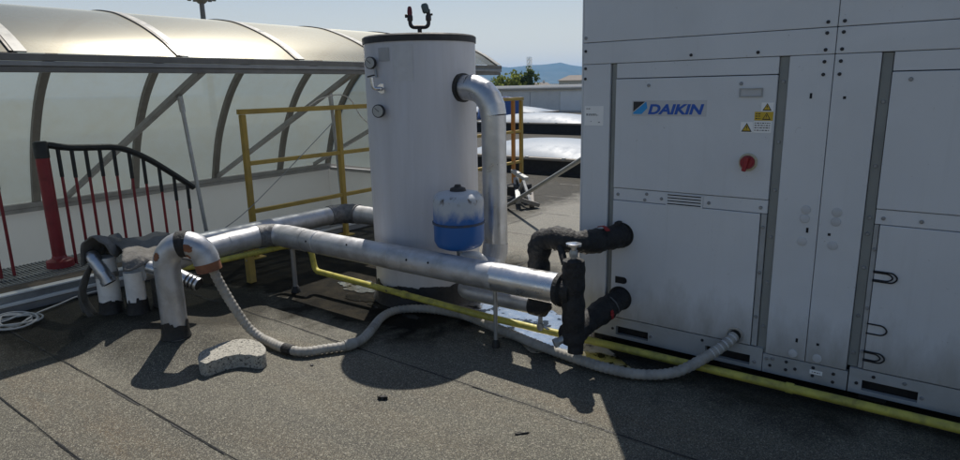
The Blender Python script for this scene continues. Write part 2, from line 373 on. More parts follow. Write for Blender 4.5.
# ------------------------------------------------------------------ setting: roof, ground, hills
r = MB()
def slab(x0, x1, y0, y1, z): r.add([(x0,y0,z),(x1,y0,z),(x1,y1,z),(x0,y1,z)], [(0,1,2,3)])
def rise(x, y):  # low hump added under the vents so their shadows fall longer
    d = math.hypot(max(abs(x+4.25)-.42, 0), max(abs(y-1.9)-.08, 0)); q = max(0, 1-d/.4); return .1*q*q*(3-2*q)
slab(-2.9, 14, -8, 36, 0); slab(-5.59, -2.9, -8, 1.0, 0); slab(-5.59, -2.9, 2.8, 36, 0)
nx, ny = 90, 60
r.add([(-5.59+2.69*i/nx, 1+1.8*j/ny, rise(-5.59+2.69*i/nx, 1+1.8*j/ny)) for i in range(nx+1) for j in range(ny+1)],
      [(i*(ny+1)+j, (i+1)*(ny+1)+j, (i+1)*(ny+1)+j+1, i*(ny+1)+j+1) for i in range(nx) for j in range(ny)])
slab(-30, -5.59, 7.26, 36, 0); slab(-30, -8.84, -8, 7.26, 0)
for xa, ya, xb, yb in ((-30,-8,14,-8), (14,-8,14,36), (14,36,-30,36), (-30,36,-30,-8)): r.add([(xa,ya,0),(xb,yb,0),(xb,yb,-7),(xa,ya,-7)], [(0,1,2,3)])
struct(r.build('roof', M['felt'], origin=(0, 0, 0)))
g = MB(); g.add([(-9000,-9000,-7),(9000,-9000,-7),(9000,9000,-7),(-9000,9000,-7)], [(0,1,2,3)])
struct(g.build('ground', M['field'], origin=(0, 0, -7)))
# lapped edges of the felt rolls: a thin wandering bead
sm = MB()
for y in (-.55, .05, .94, 1.345, 2.515, 4.62, 5.75, 6.9, 8.05, 9.2, 13.4, 14.6, 15.7):
    pts = []; x = -5.5; ph = random.uniform(0, 9)
    while x < 6: pts.append((x, y + .006*sin(x*1.3+ph) + random.uniform(-.002, .002))); x += .12
    for (xa, ya), (xb, yb) in zip(pts, pts[1:]):
        w = random.uniform(.002, .005); 
        ha, hb_ = rise(xa, ya), rise(xb, yb); sm.add([(xa, ya-w, .004+ha), (xb, yb-w, .004+hb_), (xb, yb+w*.6, .007+hb_), (xa, ya+w*.6, .007+ha)], [(0, 1, 2, 3)])
for (x, ya, yb) in ((-.35, .94, 1.345), (-3.1, 4.62, 5.75), (-4.2, 5.75, 6.9), (-3.4, 6.9, 8.05)):
    sm.add([(x-.005, ya, .005), (x+.005, ya, .005), (x+.009, yb, .005), (x-.001, yb, .005)], [(0, 1, 2, 3)])
rn = random.Random(31)
for y in (.94, 1.345, 2.515, 4.62, 5.75):
    x = -5.4
    while x < 5:
        L = rn.uniform(.05, .5)
        if rn.random() < .55:
            n = 14; top_ = []; bot_ = []
            for k in range(n+1):
                xx = x+L*k/n; e = sin(pi*k/n)**.6; top_.append((xx, y+.004+e*rn.uniform(.001, .009))); bot_.append((xx, y-.004-e*rn.uniform(.001, .006)))
            sm.add([(a, b, rise(a, b)+.0028) for a, b in bot_]+[(a, b, rise(a, b)+.0028) for a, b in top_], [(k, k+1, n+2+k, n+1+k) for k in range(n)])
        x += L+rn.uniform(.02, .5)
struct(sm.build('roof_seams', M['bitumen'], origin=(0, 0, 0)))

def puddle(cx, cy, rx, ry, seed, rot=0, z=.005, mt='water'):
    rn = random.Random(seed); n = 90; ph = [rn.uniform(0, 6.3) for _ in range(7)]; p = []
    for k in range(n):
        a = 2*pi*k/n
        q = 1 + .18*sin(2*a+ph[0]) + .14*sin(3*a+ph[1]) + .10*sin(5*a+ph[2]) + .08*sin(9*a+ph[3]) + .05*sin(14*a+ph[4]) + .035*sin(23*a+ph[5])
        x, y = rx*q*cos(a), ry*q*sin(a); p.append((cx + x*cos(rot)-y*sin(rot), cy + x*sin(rot)+y*cos(rot), z))
    m = MB().add(p, [tuple(range(n))]); o = m.build('water' if mt == 'water' else 'mirror_puddle', M[mt]); return struct(o) if mt == 'water' else o
puddle(-1.72, 3.20, .30, .06, 8, -.1); puddle(-3.2, 3.15, .25, .05, 11); puddle(-3.62, 3.2, .16, .05, 15)
tag(puddle(-2.22, 3.46, .66, .36, 3, -.2, .006, 'puddle_metal'), 'mirror bright puddle on the roof between tank and chiller, built as metal sheet', 'mirror puddle')  # puddle made of metal so it mirrors the sky more strongly
tag(puddle(-3.86, 3.42, .20, .12, 5, .2, .006, 'puddle_metal'), 'small mirror bright puddle left of the tank foot under the yellow pipe, built as metal sheet', 'mirror puddle')

hl = MB(); n = 90; rn = random.Random(4); vs = []; prof = []
for k in range(n+1):
    a = rad(-20 + 80*k/n); 
    h = 118 + 14*sin(k*.33+1) + 9*sin(k*.81) + 5*sin(k*1.9+2) + rn.uniform(-2.5, 2.5)
    for d, z in ((3000, -7.5), (3400, h*.45), (3900, h), (4700, h*.8), (5600, -7.5)): vs.append((-d*sin(a), d*cos(a), z))
hl.add(vs, [(k*5+j, k*5+j+1, k*5+j+6, k*5+j+5) for k in range(n) for j in range(4)])
struct(hl.build('hills', M['hill'], smooth=60, origin=(0, 0, 0)))

# ------------------------------------------------------------------ skylight vault on the left
Y0, Y1 = -1.85, 7.14
prof = spline([(-5.04,0,1.894),(-5.275,0,2.033),(-5.569,0,2.163),(-5.897,0,2.272),(-6.115,0,2.319),(-6.384,0,2.349),(-6.72,0,2.339),(-7.098,0,2.255),(-7.434,0,2.104),
               (-7.711,0,1.915),(-8.022,0,1.625),(-8.299,0,1.247),(-8.484,0,.894),(-8.652,0,.399)], 4)
vault = thing('skylight_vault', (-6.85, 2.6, 0), 'long curved translucent barrel skylight with dark ribs along the left roof edge', 'skylight')
rib_y = [-.69, .45, 1.6, 2.73, 3.87, 5.01, 6.13, 7.1]
def inward(i):
    a = prof[max(i-1, 0)]; b = prof[min(i+1, len(prof)-1)]; d = (b-a).normalized()
    return V((d.z, 0, -d.x)) * (-1 if d.z*(-6.85-prof[i].x)+(-d.x)*(.8-prof[i].z) < 0 else 1)
edges = [Y0] + rib_y + [Y1]
for ya, yb in zip(edges[:-1], edges[1:]):
    if yb - ya < .1: continue
    m = MB(); k = len(prof); vs = []
    for i, p in enumerate(prof):
        vs += [(p.x, ya+.012, p.z), (p.x, yb-.012, p.z)]
    m.add(vs, [(2*i, 2*i+1, 2*i+3, 2*i+2) for i in range(k-1)])
    o = m.build('panel', M['opal'], vault, smooth=60)
for y in rib_y:
    m = MB(); vs = []
    for i, p in enumerate(prof):
        q = inward(i)
        for dy, dn in ((-.011, -.012), (.011, -.012), (.011, .004), (.055, .004), (.055, .06), (-.055, .06), (-.055, .004), (-.011, .004)):
            vs.append(p + q*dn + V((0, y+dy*.72, 0)))
    k = 8
    m.add(vs, [(i*k+j, i*k+(j+1) % k, (i+1)*k+(j+1) % k, (i+1)*k+j) for i in range(len(prof)-1) for j in range(k)])
    m.build('rib', M['alu_dark'], vault, smooth=40)
M['lap'] = mat('pale_lap_strip', (.46, .45, .40), .4, 0, (.34, .31, .24), .5, 8)
for y in rib_y:
    m = MB(); vs = []
    for i, p in enumerate(prof[:30]):
        q = inward(i)
        for dy, dn in ((.016, -.004), (.095-.0015*i, -.004), (.095-.0015*i, -.010), (.016, -.010)): vs.append(p + q*dn + V((0, y+dy, 0)))
    m.add(vs, [(i*4+j, i*4+(j+1) % 4, (i+1)*4+(j+1) % 4, (i+1)*4+j) for i in range(29) for j in range(4)]); m.build('lap_strip', M['lap'], vault, smooth=40)
m = MB(); m.box(-5.105, -5.015, Y0, Y1+.05, 1.806, 1.838); m.build('gutter', M['alu_grey'], vault, bevel=.004)
m = MB(); m.box(-5.055, -5.012, Y0, Y1+.05, 1.841, 1.888); m.build('eave_strip', M['alu_dark'], vault, bevel=.003)
m = MB(); m.box(-5.10, -5.025, Y0, Y1+.04, 1.766, 1.803); m.build('eave_lip', M['alu_dark'], vault, bevel=.003)
m = MB(); m.box(-8.70, -8.58, Y0, Y1, .345, .40); m.box(-8.675, -8.60, Y0, Y1, .29, .342); m.build('base_rail', M['alu_grey'], vault, bevel=.006)
m = MB(); m.box(-8.57, -5.9, Y1-.05, Y1+.02, .285, .335); m.build('end_rail', M['alu_grey'], vault, bevel=.004)
ring = [V((-5.95, Y1-.012, 2.27))] + [V((p.x, Y1-.012, p.z-.01)) for p in prof[13:]] + [V((-5.95, Y1-.012, .34))]
m = MB(); m.add(ring, [tuple(range(len(ring)))]); m.build('gable_panel', M['opal'], vault)
for (ya, yb) in ((3.058, 2.948), (5.04, 4.62), (6.804, 6.468)):
    m = MB(); m.bar((-8.602, ya, .416), (-5.09, yb, 1.785), .062, .046); m.build('brace', M['alu_grey'], vault, bevel=.004)
for (a, b) in (((-5.561, 2.985, 1.585), (-5.502, 3.079, .0)), ((-5.58, 4.70, 1.58), (-5.56, 4.77, .0))):
    m = MB(); m.tube([a, b], .018, 10); st = m.build('strut', M['steel'], vault, smooth=40)
    d = (V(b)-V(a)).normalized()
    m = MB(); m.tube([V(a)-d*.02, V(a)+d*.14], .025, 10); m.build('strut_clamp', M['steel'], st, smooth=40)

wall = MB(); wall.box(-8.84, -8.69, -2.6, 7.26, -2, .285); w_ = wall.build('white_wall', M['white_wall'], bevel=.004)
tag(w_, 'long white painted wall carrying the base rail of the curved skylight', 'wall')
wall = MB(); wall.box(-8.687, -5.86, 7.16, 7.26, -2, .281); tag(wall.build('end_wall', M['white_wall']), 'short white wall closing the far end under the curved skylight', 'wall')
fl = MB(); fl.add([(-8.84,-2.6,-.8),(-5.6,-2.6,-.8),(-5.6,7.26,-.8),(-8.84,7.26,-.8)], [(0,1,2,3)]); struct(fl.build('stairwell_floor', M['white_wall'], origin=(0, 0, -.8)))

M['kerb_white'] = mat('white_kerb_trim', (.82, .81, .78), .45, .1, (.5, .48, .42), .5, 5)
kb = thing('roof_kerb', (-5.7, 3, 0), 'low roof edge kerb with pale metal trim, silt along its top', 'kerb')
m = MB(); m.box(-5.86, -5.612, -8, 7.15, -2, .145); m.build('upstand', M['felt_rag'], kb)
m = MB(); m.box(-5.612, -5.588, -8, 7.15, .0, .058); m.build('skirting', M['alu_grey'], kb, bevel=.003)
m = MB(); m.box(-5.612, -5.574, -8, 7.15, .061, .088); m.build('trim', M['kerb_white'], kb, bevel=.004)
m = MB(); m.box(-5.612, -5.588, -8, 7.15, .091, .137); m.build('flashing', M['steel'], kb, bevel=.003)
m = MB(); m.box(-5.66, -5.580, -8, 7.15, .140, .155); m.build('cap_strip', M['kerb_white'], kb, bevel=.004)
m = MB(); vs = []; k = 0; y = -8
while y < 7.15:
    vs += [(-5.86, y, .148), (-5.76+random.uniform(-.02, .02), y, .158+random.uniform(0, .012)), (-5.662+random.uniform(-.0, .012), y, .156)]; y += .06; k += 1
m.add(vs, [(3*i+j, 3*i+j+1, 3*i+j+4, 3*i+j+3) for i in range(k-1) for j in range(2)]); m.build('silt', M['dirt'], kb, smooth=80)

# grating at the head of the stair
m = MB()
y = 1.25
while y < 2.72: m.box(-6.52, -5.87, y, y+.006, .125, .155); y += .03
for x in (-6.52, -6.3, -6.08, -5.878): m.box(x-.006, x+.006, 1.24, 2.73, .118, .149)
tag(m.build('steel_grating', M['steel']), 'steel grating landing under the red post behind the kerb', 'grating')

# red stair railing
rr_ = thing('stair_railing', (-6.15, 2.05, .155), 'red stair railing with wavy black handrail and thick red post', 'railing')
m = MB(); m.lathe((-6.15, 2.046, .155), [(.052, 0), (.052, .96)], 24); m.build('post', M['red'], rr_, smooth=40)
m = MB(); m.lathe((-6.15, 2.046, .155), [(.105, 0), (.105, .055), (.06, .075), (.053, .10)], 28); m.build('post_base', M['red'], rr_, smooth=40)
m = MB(); m.lathe((-6.15, 2.046, 1.10), [(.056, 0), (.056, .125), (.045, .14)], 24); m.build('post_cap', M['black_rail'], rr_, smooth=40)
hp = [(2.05,1.21),(2.12,1.20),(2.19,1.182),(2.30,1.165),(2.45,1.155),(2.62,1.142),(2.75,1.10),(2.93,.995),(3.15,.824),(3.33,.675)]
hand = spline([(-6.15, y, z) for y, z in hp], 6)
m = MB(); m.tube(hand, .029, 14); m.build('handrail', M['black_rail'], rr_, smooth=50)
def rail_z(y):
    for p, q in zip(hand, hand[1:]):
        if p.y <= y <= q.y: return p.z + (q.z-p.z)*(y-p.y)/(q.y-p.y+1e-9)
    return hand[-1].z
for y in (2.17,2.275,2.386,2.5,2.618,2.748,2.869,3.007,3.141,3.266):
    zt = rail_z(y); zb = .13 if y < 2.7 else .13 - (y-2.7)*.8
    m = MB(); m.tube([(-6.15, y, zb), (-6.15, y, zt-.22)], .013, 8); b_ = m.build('baluster', M['red'], rr_, smooth=50)
    m = MB(); m.tube([(-6.15, y, zt-.26), (-6.15, y, zt-.01)], .0165, 10); m.build('sleeve', M['black_rail'], b_, smooth=50)
m = MB(); m.bar((-6.15, 2.72, .12), (-6.15, 3.6, -.58), .05, .02); m.build('stringer', M['red'], rr_)
r2 = thing('landing_railing', (-6.15, 1.3, .15), 'row of thin red balusters at the left picture edge beside the kerb', 'railing')
for y in (1.70, 1.61, 1.52, 1.43, 1.34, 1.25, 1.16):
    m = MB(); m.tube([(-6.15, y, .156), (-6.15, y, .93)], .0125, 8); b_ = m.build('baluster', M['red'], r2, smooth=50)
    m = MB(); m.tube([(-6.15, y, .88), (-6.15, y, 1.14)], .0165, 10); m.build('sleeve', M['black_rail'], b_, smooth=50)
m = MB(); m.tube([(-6.15, .6, 1.15), (-6.15, 1.72, 1.15)], .024, 14); m.build('handrail', M['black_rail'], r2, smooth=50)

# yellow guard rail
yr = thing('guard_rail', (-5.45, 5.8, 0), 'long yellow steel guard rail with three rails running behind the tall tank', 'railing')
for y in (3.51, 4.68, 5.85, 7.02, 8.32):
    m = MB(); m.box(-5.475, -5.425, y-.025, y+.025, 0, 1.40); p_ = m.build('post', M['yellow_rail'], yr, bevel=.004)
    m = MB(); m.box(-5.52, -5.38, y-.07, y+.07, .001, .012); m.build('foot_plate', M['yellow_rail'], p_)
m = MB(); m.box(-5.478, -5.422, 3.47, 8.36, 1.403, 1.45); m.build('top_rail', M['yellow_rail'], yr, bevel=.004)
for z in (.935, .465):
    for ya, yb in zip((3.51, 4.68, 5.85, 7.02), (4.68, 5.85, 7.02, 8.32)):
        m = MB(); m.box(-5.472, -5.428, ya+.027, yb-.027, z-.02, z+.02); m.build('rail', M['yellow_rail'], yr, bevel=.003)
m = MB(); m.box(-5.474, -5.426, 8.075, 8.125, 0.0, 1.401); m.build('end_post', M['orange_rail'], yr, bevel=.004)
m = MB(); m.tube(spline([(-5.45,4.30,1.455),(-5.42,4.45,1.53),(-5.4,4.68,1.56),(-5.42,4.85,1.50),(-5.48,5.05,1.30),(-5.52,5.35,1.12)], 8), .006, 6)
tag(m.build('grey_cable', M['cable']), 'grey cable looped over the yellow guard rail beside the tank', 'cable')
m = MB(); m.tube(spline([(-5.42, 4.57, 1.27), (-5.415, 3.9, .80), (-5.42, 3.38, .455), (-5.40, 2.95, .27), (-5.2, 2.6, .12)], 8), .0045, 6)
tag(m.build('stay_wire', M['wire']), 'thin pale wire slanting down past the yellow guard rail', 'wire')

# ballast trolley of the guard rail and the pole
tr = thing('ballast_base', (-4.95, 7.4, 0), 'dark grey steel ballast base at the foot of the far yellow railing', 'ballast')
m = MB(); m.bar((-5.38, 8.05, .22), (-4.62, 6.98, .10), .07, .06); m.build('beam', M['steel'], tr, bevel=.004)
m = MB(); m.bar((-5.2, 8.2, .04), (-4.5, 7.12, .04), .07, .05); m.build('beam', M['alu_dark'], tr, bevel=.004)
m = MB(); m.bar((-5.36, 7.95, .36), (-4.8, 7.45, .34), .07, .05); m.build('bracket', M['steel'], tr, bevel=.004)
m = MB(); m.bar((-4.62, 6.98, .14), (-4.45, 7.2, .04), .12, .05); m.build('crosspiece', M['alu_dark'], tr)
m = MB(); m.box(-5.25, -4.95, 7.45, 7.85, .07, .21); m.build('counterweight', M['curb'], tr, bevel=.02)
for a, b in (((-5.0, 7.5, .05), (-4.75, 7.3, .33)), ((-4.75, 7.3, .33), (-4.5, 7.1, .06)), ((-5.2, 7.9, .06), (-5.0, 7.5, .32))):
    m = MB(); m.bar(a, b, .035, .03); m.build('diagonal', M['steel'], tr)
pd = V((-1.88, 4.69, 1.375)) - V((-4.8, 6.95, .03))
m = MB(); m.tube([V((-4.8, 6.95, .03)), V((-4.8, 6.95, .03))+pd*.999], .024, 14)
tag(m.build('aluminium_pole', M['steel'], smooth=40), 'long aluminium pole leaning from the roof against the big unit', 'pole')

# ------------------------------------------------------------------ chiller
F = 3.5
ch = thing('chiller', (-.51, 4.6, .03), 'large grey air conditioning chiller with flat panels, blue lettering and red switch', 'chiller')
m = MB(); m.box(-1.845, .82, F+.045, 5.75, .05, 2.49); m.build('inner_frame', M['dark'], ch)
m = MB(); m.box(-1.855, -1.845, F+.001, 5.76, .05, 2.5); m.box(.82, .83, F+.001, 5.76, .05, 2.5); m.build('side_panel', M['paint'], ch)
m = MB(); m.box(-1.845, .82, 5.75, 5.76, .05, 2.49); m.build('rear_panel', M['paint'], ch)
m = MB(); m.box(-1.86, .835, F-.005, 5.765, 2.503, 2.53); m.build('top_deck', M['paint'], ch, bevel=.004)
def panel(name, x0, x1, z0, z1, mt='paint', y=F, th=.03, bevel=.003, parent=None):
    m = MB(); m.box(x0, x1, y, y+th, z0, z1); return m.build(name, M[mt], parent or ch, bevel=bevel)
panel('upper_panel', -1.844, -.5145, 1.849, 2.49); panel('upper_panel', -.5115, .819, 1.849, 2.49)
panel('beam', -1.844, -.5145, 1.725, 1.846); panel('beam', -.5115, .819, 1.725, 1.846)
panel('corner_panel', -1.844, -1.668, .178, 1.7225)
for x0, x1, zb in ((-1.662, -1.632, .178), (-.754, -.712, .15), (-.319, -.277, .18)):
    m = MB(); m.box(x0, x1, F+.016, F+.04, zb, 1.721); m.build('channel', M['paint_strip'], ch)
panel('lintel', -1.629, -.757, 1.6385, 1.7225, y=F+.002); panel('lintel', -.273, .819, 1.6385, 1.7225, y=F+.002)
door = panel('door', -1.629, -.757, 1.0, 1.634, y=F-.004); door2 = panel('door', -.273, .819, 1.0, 1.634, y=F-.004)
panel('header', -1.629, -.757, .925, .9965, y=F+.001); panel('header', -.273, .819, .925, .9965, y=F+.001)
low = panel('lower_panel', -1.629, -.79, .181, .922, y=F-.003); low2 = panel('lower_panel', -.25, .819, .181, .922, y=F-.003)
panel('edge_strip', -.786, -.758, .181, .922, y=F+.004, mt='paint_base'); panel('edge_strip', -.274, -.253, .181, .922, y=F+.004, mt='paint_base')
panel('mid_panel', -.709, -.5145, .153, 1.7225); panel('mid_panel', -.5115, -.322, .153, 1.7225)
def base_rail(x0, x1, z0, z1, holes):
    xs = sorted({x0, x1, *[h[0] for h in holes], *[h[1] for h in holes]}); zs = sorted({z0, z1, *[h[2] for h in holes], *[h[3] for h in holes]})
    m = MB()
    for xa, xb in zip(xs, xs[1:]):
        for za, zb in zip(zs, zs[1:]):
            if any(h[0] <= xa and xb <= h[1] and h[2] <= za and zb <= h[3] for h in holes): continue
            m.box(xa, xb, F-.002, F+.03, za, zb)
    return m.build('base_rail', M['paint_base'], ch)
base_rail(-1.855, -.722, .045, .1765, [(-1.588, -1.377, .066, .122), (-1.03, -.785, .066, .122)])
base_rail(-.718, -.312, .045, .150, [])
base_rail(-.306, .83, .045, .1765, [(-.247, -.012, .066, .122)])
for x in (-1.7, -.9, -.2, .7):
    m = MB(); m.box(x-.06, x+.06, F+.05, 5.6, 0, .044); m.build('skid', M['curb'], ch)
# vent slots in the header
m = MB(); m.box(-1.302, -1.092, F-.0045, F-.0005, .921, .991); gr = m.build('vent_grille', M['paint'], ch, bevel=.001)
for z in (.932, .949, .966, .983):
    m = MB(); m.box(-1.292, -1.102, F-.0062, F-.0048, z-.0028, z+.0028); m.build('slot', M['dark'], gr)
# bolts, one mesh copied
bm0 = MB(); bm0.disc(ch.location, (0, -1, 0), .0095, .006, 12); bo = bm0.build('bolt', M['screw'], ch); bd_ = MB().disc(ch.location, (0, -1, 0), .0085, .006, 12).build('bolt', M['ink'], ch); bd_.location = V((-1.83, F, 1.80)) - ch.location
bo.location = V((-1.83, F, 1.875)) - ch.location
for x, z, y in ((-.555,1.872,F),(-.486,1.872,F),(-.555,1.822,F),(-.486,1.822,F),(-.555,1.745,F),(-.486,1.745,F),(-.555,1.69,F),(-.486,1.69,F),(-.555,1.63,F),(-.486,1.63,F),
                (-1.83,1.70,F),(-1.83,1.64,F),(-1.43,1.595,F-.004),(-.93,1.595,F-.004),(-.20,1.60,F-.004),(-1.2,1.75,F),(-.86,1.748,F),(-1.6,.96,F+.001),(-1.33,.955,F+.001),(-1.06,.955,F+.001),(-.79,.955,F+.001),(-.24,.955,F+.001),(-.09,.955,F+.001),
                (-1.42,.975,F+.001),(-1.43,.94,F+.001),(-.733,1.6,F+.016),(-.733,1.3,F+.016),(-.733,1.05,F+.016),(-.733,.80,F+.016),(-.733,.55,F+.016),(-.733,.3,F+.016),(-.298,1.5,F+.016),(-.298,1.2,F+.016),(-.298,.95,F+.016),(-.298,.87,F+.016),(-.298,.7,F+.016),(-.298,.45,F+.016),(-.298,.25,F+.016),
                (-.772,.85,F+.004),(-.772,.6,F+.004),(-.772,.35,F+.004),(-.262,.8,F+.004),(-.262,.5,F+.004),(-.262,.27,F+.004),
                (-.70,.125,F-.002),(-.68,.09,F-.002),(-.60,.13,F-.002),(-.60,.085,F-.002),(-.555,.10,F-.002),(-.47,.13,F-.002),(-.47,.085,F-.002),(-.375,.12,F-.002),(-.375,.075,F-.002),(-.67,.13,F-.002),
                (-.27,.10,F-.002),(-.2,.15,F-.002),(-.07,.15,F-.002),(.005,.095,F-.002),(-1.61,.10,F-.002),(-1.36,.10,F-.002),(-.76,.09,F-.002),(-1.05,.15,F-.002)):
    copy_part(bd_ if (y == F and x < -.4) or z < .16 and (x*1000) % 3 < 1.5 else bo, ch, V((x, y, z)) - ch.location)
for x, z, w, h in ((-.60, 1.53, .011, .026), (-.455, 1.52, .013, .013), (-.56, .86, .011, .026), (-.46, .85, .013, .013), (-.56, .262, .011, .022), (-.46, .262, .013, .013)):
    m = MB(); m.box(x-w/2, x+w/2, F-.0012, F-.0002, z-h/2, z+h/2); m.build('key_hole', M['dark'], ch)
c0 = MB(); c0.lathe(ch.location, [(.023, 0), (.022, .004), (.016, .006)], 20, (0, -1, 0)); cap0 = c0.build('plug', M['plate'], ch, smooth=40)
for i, (x, z) in enumerate(((-.575, .965), (-.577, .918), (-.437, .965), (-.437, .917), (-.58, .80), (-.44, .795), (-.573, .185), (-.457, .185))):
    if i == 0: cap0.location = V((x, F, z)) - ch.location
    else: copy_part(cap0, ch, V((x, F, z)) - ch.location)
# logo, warning labels, window and main switch on the left door
D = F-.004
m = MB(); m.box(-1.525, -1.10, D-.0014, D-.0002, 1.425, 1.512); lp = m.build('logo_plate', M['plate'], door, bevel=.0005)
m = MB(); m.add([(-1.517,D-.0022,1.506),(-1.447,D-.0022,1.506),(-1.517,D-.0022,1.45)], [(0,1,2)]); m.build('logo_mark', M['ink'], lp)
m = MB(); m.add([(-1.440,D-.0022,1.506),(-1.432,D-.0022,1.47),(-1.466,D-.0022,1.436),(-1.517,D-.0022,1.436),(-1.517,D-.0022,1.444)], [(0,1,2,3,4)]); m.build('logo_mark', M['logo_sky'], lp)
text('lettering', 'DAIKIN', M['logo_blue'], lp, -1.428, D-.002, 1.438, .074, .315, .22, .0028)
m = MB(); fx = (-.936, -.822, 1.527, 1.572)
for b_ in ((fx[0], fx[1], fx[2], fx[2]+.006), (fx[0], fx[1], fx[3]-.006, fx[3]), (fx[0], fx[0]+.006, fx[2]+.006, fx[3]-.006), (fx[1]-.006, fx[1], fx[2]+.006, fx[3]-.006)):
    m.box(b_[0], b_[1], D-.008, D, b_[2], b_[3])
wf = m.build('display_window', M['paint_base'], door); m = MB(); m.box(-.93, -.828, D-.003, D-.0005, 1.533, 1.566); m.build('pane', M['plate'], wf)
def sticker(x0, x1, z0, z1, tri=None, lines=(), y=D, parent=door, ym='sticker'):
    m = MB(); m.box(x0, x1, y-.0012, y-.0002, z0, z1); s_ = m.build('sticker', M[ym], parent)
    if tri:
        cx, cz, h = tri
        m = MB(); q = y-.0018; m.add([(cx-h*.58, q, cz-h*.5), (cx+h*.58, q, cz-h*.5), (cx, q, cz+h*.5)], [(0,1,2)]); m.build('warning_triangle', M['ink'], s_)
        m = MB(); q = y-.0024; k = h*.70; m.add([(cx-k*.58, q, cz-k*.5-h*.02), (cx+k*.58, q, cz-k*.5-h*.02), (cx, q, cz+k*.5-h*.02)], [(0,1,2)]); m.build('warning_field', M['warn'], s_)
        m = MB(); q = y-.003; m.add([(cx-h*.04, q, cz-h*.12), (cx+h*.04, q, cz-h*.12), (cx+h*.06, q, cz+h*.15), (cx-h*.06, q, cz+h*.15)], [(0,1,2,3)])
        m.add([(cx-h*.04, q, cz-h*.28), (cx+h*.04, q, cz-h*.28), (cx+h*.04, q, cz-h*.2), (cx-h*.04, q, cz-h*.2)], [(0,1,2,3)]); m.build('exclamation_mark', M['ink'], s_)
    if lines:
        m = MB(); q = y-.0018; rn = random.Random(int(abs(x0)*1000))
        for (xa, xb, z) in lines:
            x = xa
            while x < xb:
                w = rn.uniform(.004, .013); m.add([(x, q, z-.0022), (min(x+w, xb), q, z-.0022), (min(x+w, xb), q, z+.0022), (x, q, z+.0022)], [(0,1,2,3)]); x += w+.004
        m.build('small_print', M['ink'], s_)
sticker(-.823, -.765, 1.455, 1.499, (-.795, 1.477, .038))
sticker(-.853, -.764, 1.408, 1.452, (-.795, 1.430, .036), [(-.848, -.822, z) for z in (1.442, 1.430, 1.418)], ym='warn')
sticker(-.918, -.857, 1.345, 1.400, (-.888, 1.372, .046))
sticker(-.855, -.768, 1.346, 1.405, None, [(-.85, -.775, z) for z in (1.395, 1.383, 1.371, 1.358)])
sticker(-1.832, -1.707, 1.366, 1.481, None, [(-1.82, -1.79, 1.465), (-1.82, -1.75, 1.433), (-1.82, -1.74, 1.427), (-1.79, -1.785, 1.39), (-1.74, -1.725, 1.385)], y=F, parent=ch)
sticker(-.485, -.425, .095, .118, None, [(-.475, -.435, .106)], y=F-.002, parent=ch)
sw = MB(); sw.lathe((-.868, D, 1.192), [(.047, 0), (.047, .006), (.041, .011)], 32, (0, -1, 0)); sw_ = sw.build('switch_collar', M['knob_cream'], door, smooth=35)
m = MB(); m.lathe((-.868, D-.012, 1.192), [(.036, 0), (.034, .022), (.029, .028)], 28, (0, -1, 0)); kn = m.build('switch_knob', M['knob_red'], sw_, smooth=35)
m = MB(); m.bar((-.862, D-.044, 1.222), (-.878, D-.044, 1.147), .022, .018, (0, 1, 0)); m.build('switch_lever', M['knob_red'], kn, bevel=.004)
# round grommet for the drain hose, small black knockouts, bracket
m = MB(); m.lathe((-.872, F-.003, .222), [(.047, 0), (.047, .006), (.04, .007), (.036, .002)], 28, (0, -1, 0)); gm = m.build('grommet', M['steel'], low, smooth=40)
m = MB(); m.lathe((-.872, F-.004, .222), [(.036, 0), (.03, .0015)], 24, (0, -1, 0)); m.build('grommet_hole', M['dark'], gm)
m = MB(); m.box(-1.60, -1.545, F-.006, F-.0035, .405, .447); m.lathe((-1.545, F-.003, .426), [(.021, 0), (.02, .0028)], 20, (0, -1, 0)); m.build('knockout', M['dark'], low)
m = MB(); m.box(-1.592, -1.565, F-.06, F-.004, .735, .80); m.build('bracket', M['curb'], low, bevel=.004)
for z in (.712, .308):
    m = MB(); m.lathe((-1.567, F-.003, z), [(.077, 0), (.076, .004), (.06, .005)], 30, (0, -1, 0)); m.build('pipe_collar', M['bitumen'], low, smooth=40)
for z, w in ((.67, .105), (.40, .09), (.255, .095)):          # black wire loops on the right lower panel
    m = MB()
    path = [(-.255, F-.008, z+.025), (-.255+w-.02, F-.010, z+.025), (-.255+w, F-.012, z), (-.255+w-.02, F-.010, z-.025), (-.255, F-.008, z-.025)]
    m.tube(fillet(path, .024, 6), .0038, 8); lo_ = m.build('wire_loop', M['rubber'], low2, smooth=50)
    if z != .40:
        m = MB(); path = [(p[0]-.018 if i in (1, 2, 3) else p[0], p[1]+.001, z+(p[2]-z)*.72) for i, p in enumerate(path)]
        m.tube(fillet(path, .018, 6), .0034, 8); m.build('inner_loop', M['rubber'], lo_, smooth=50)

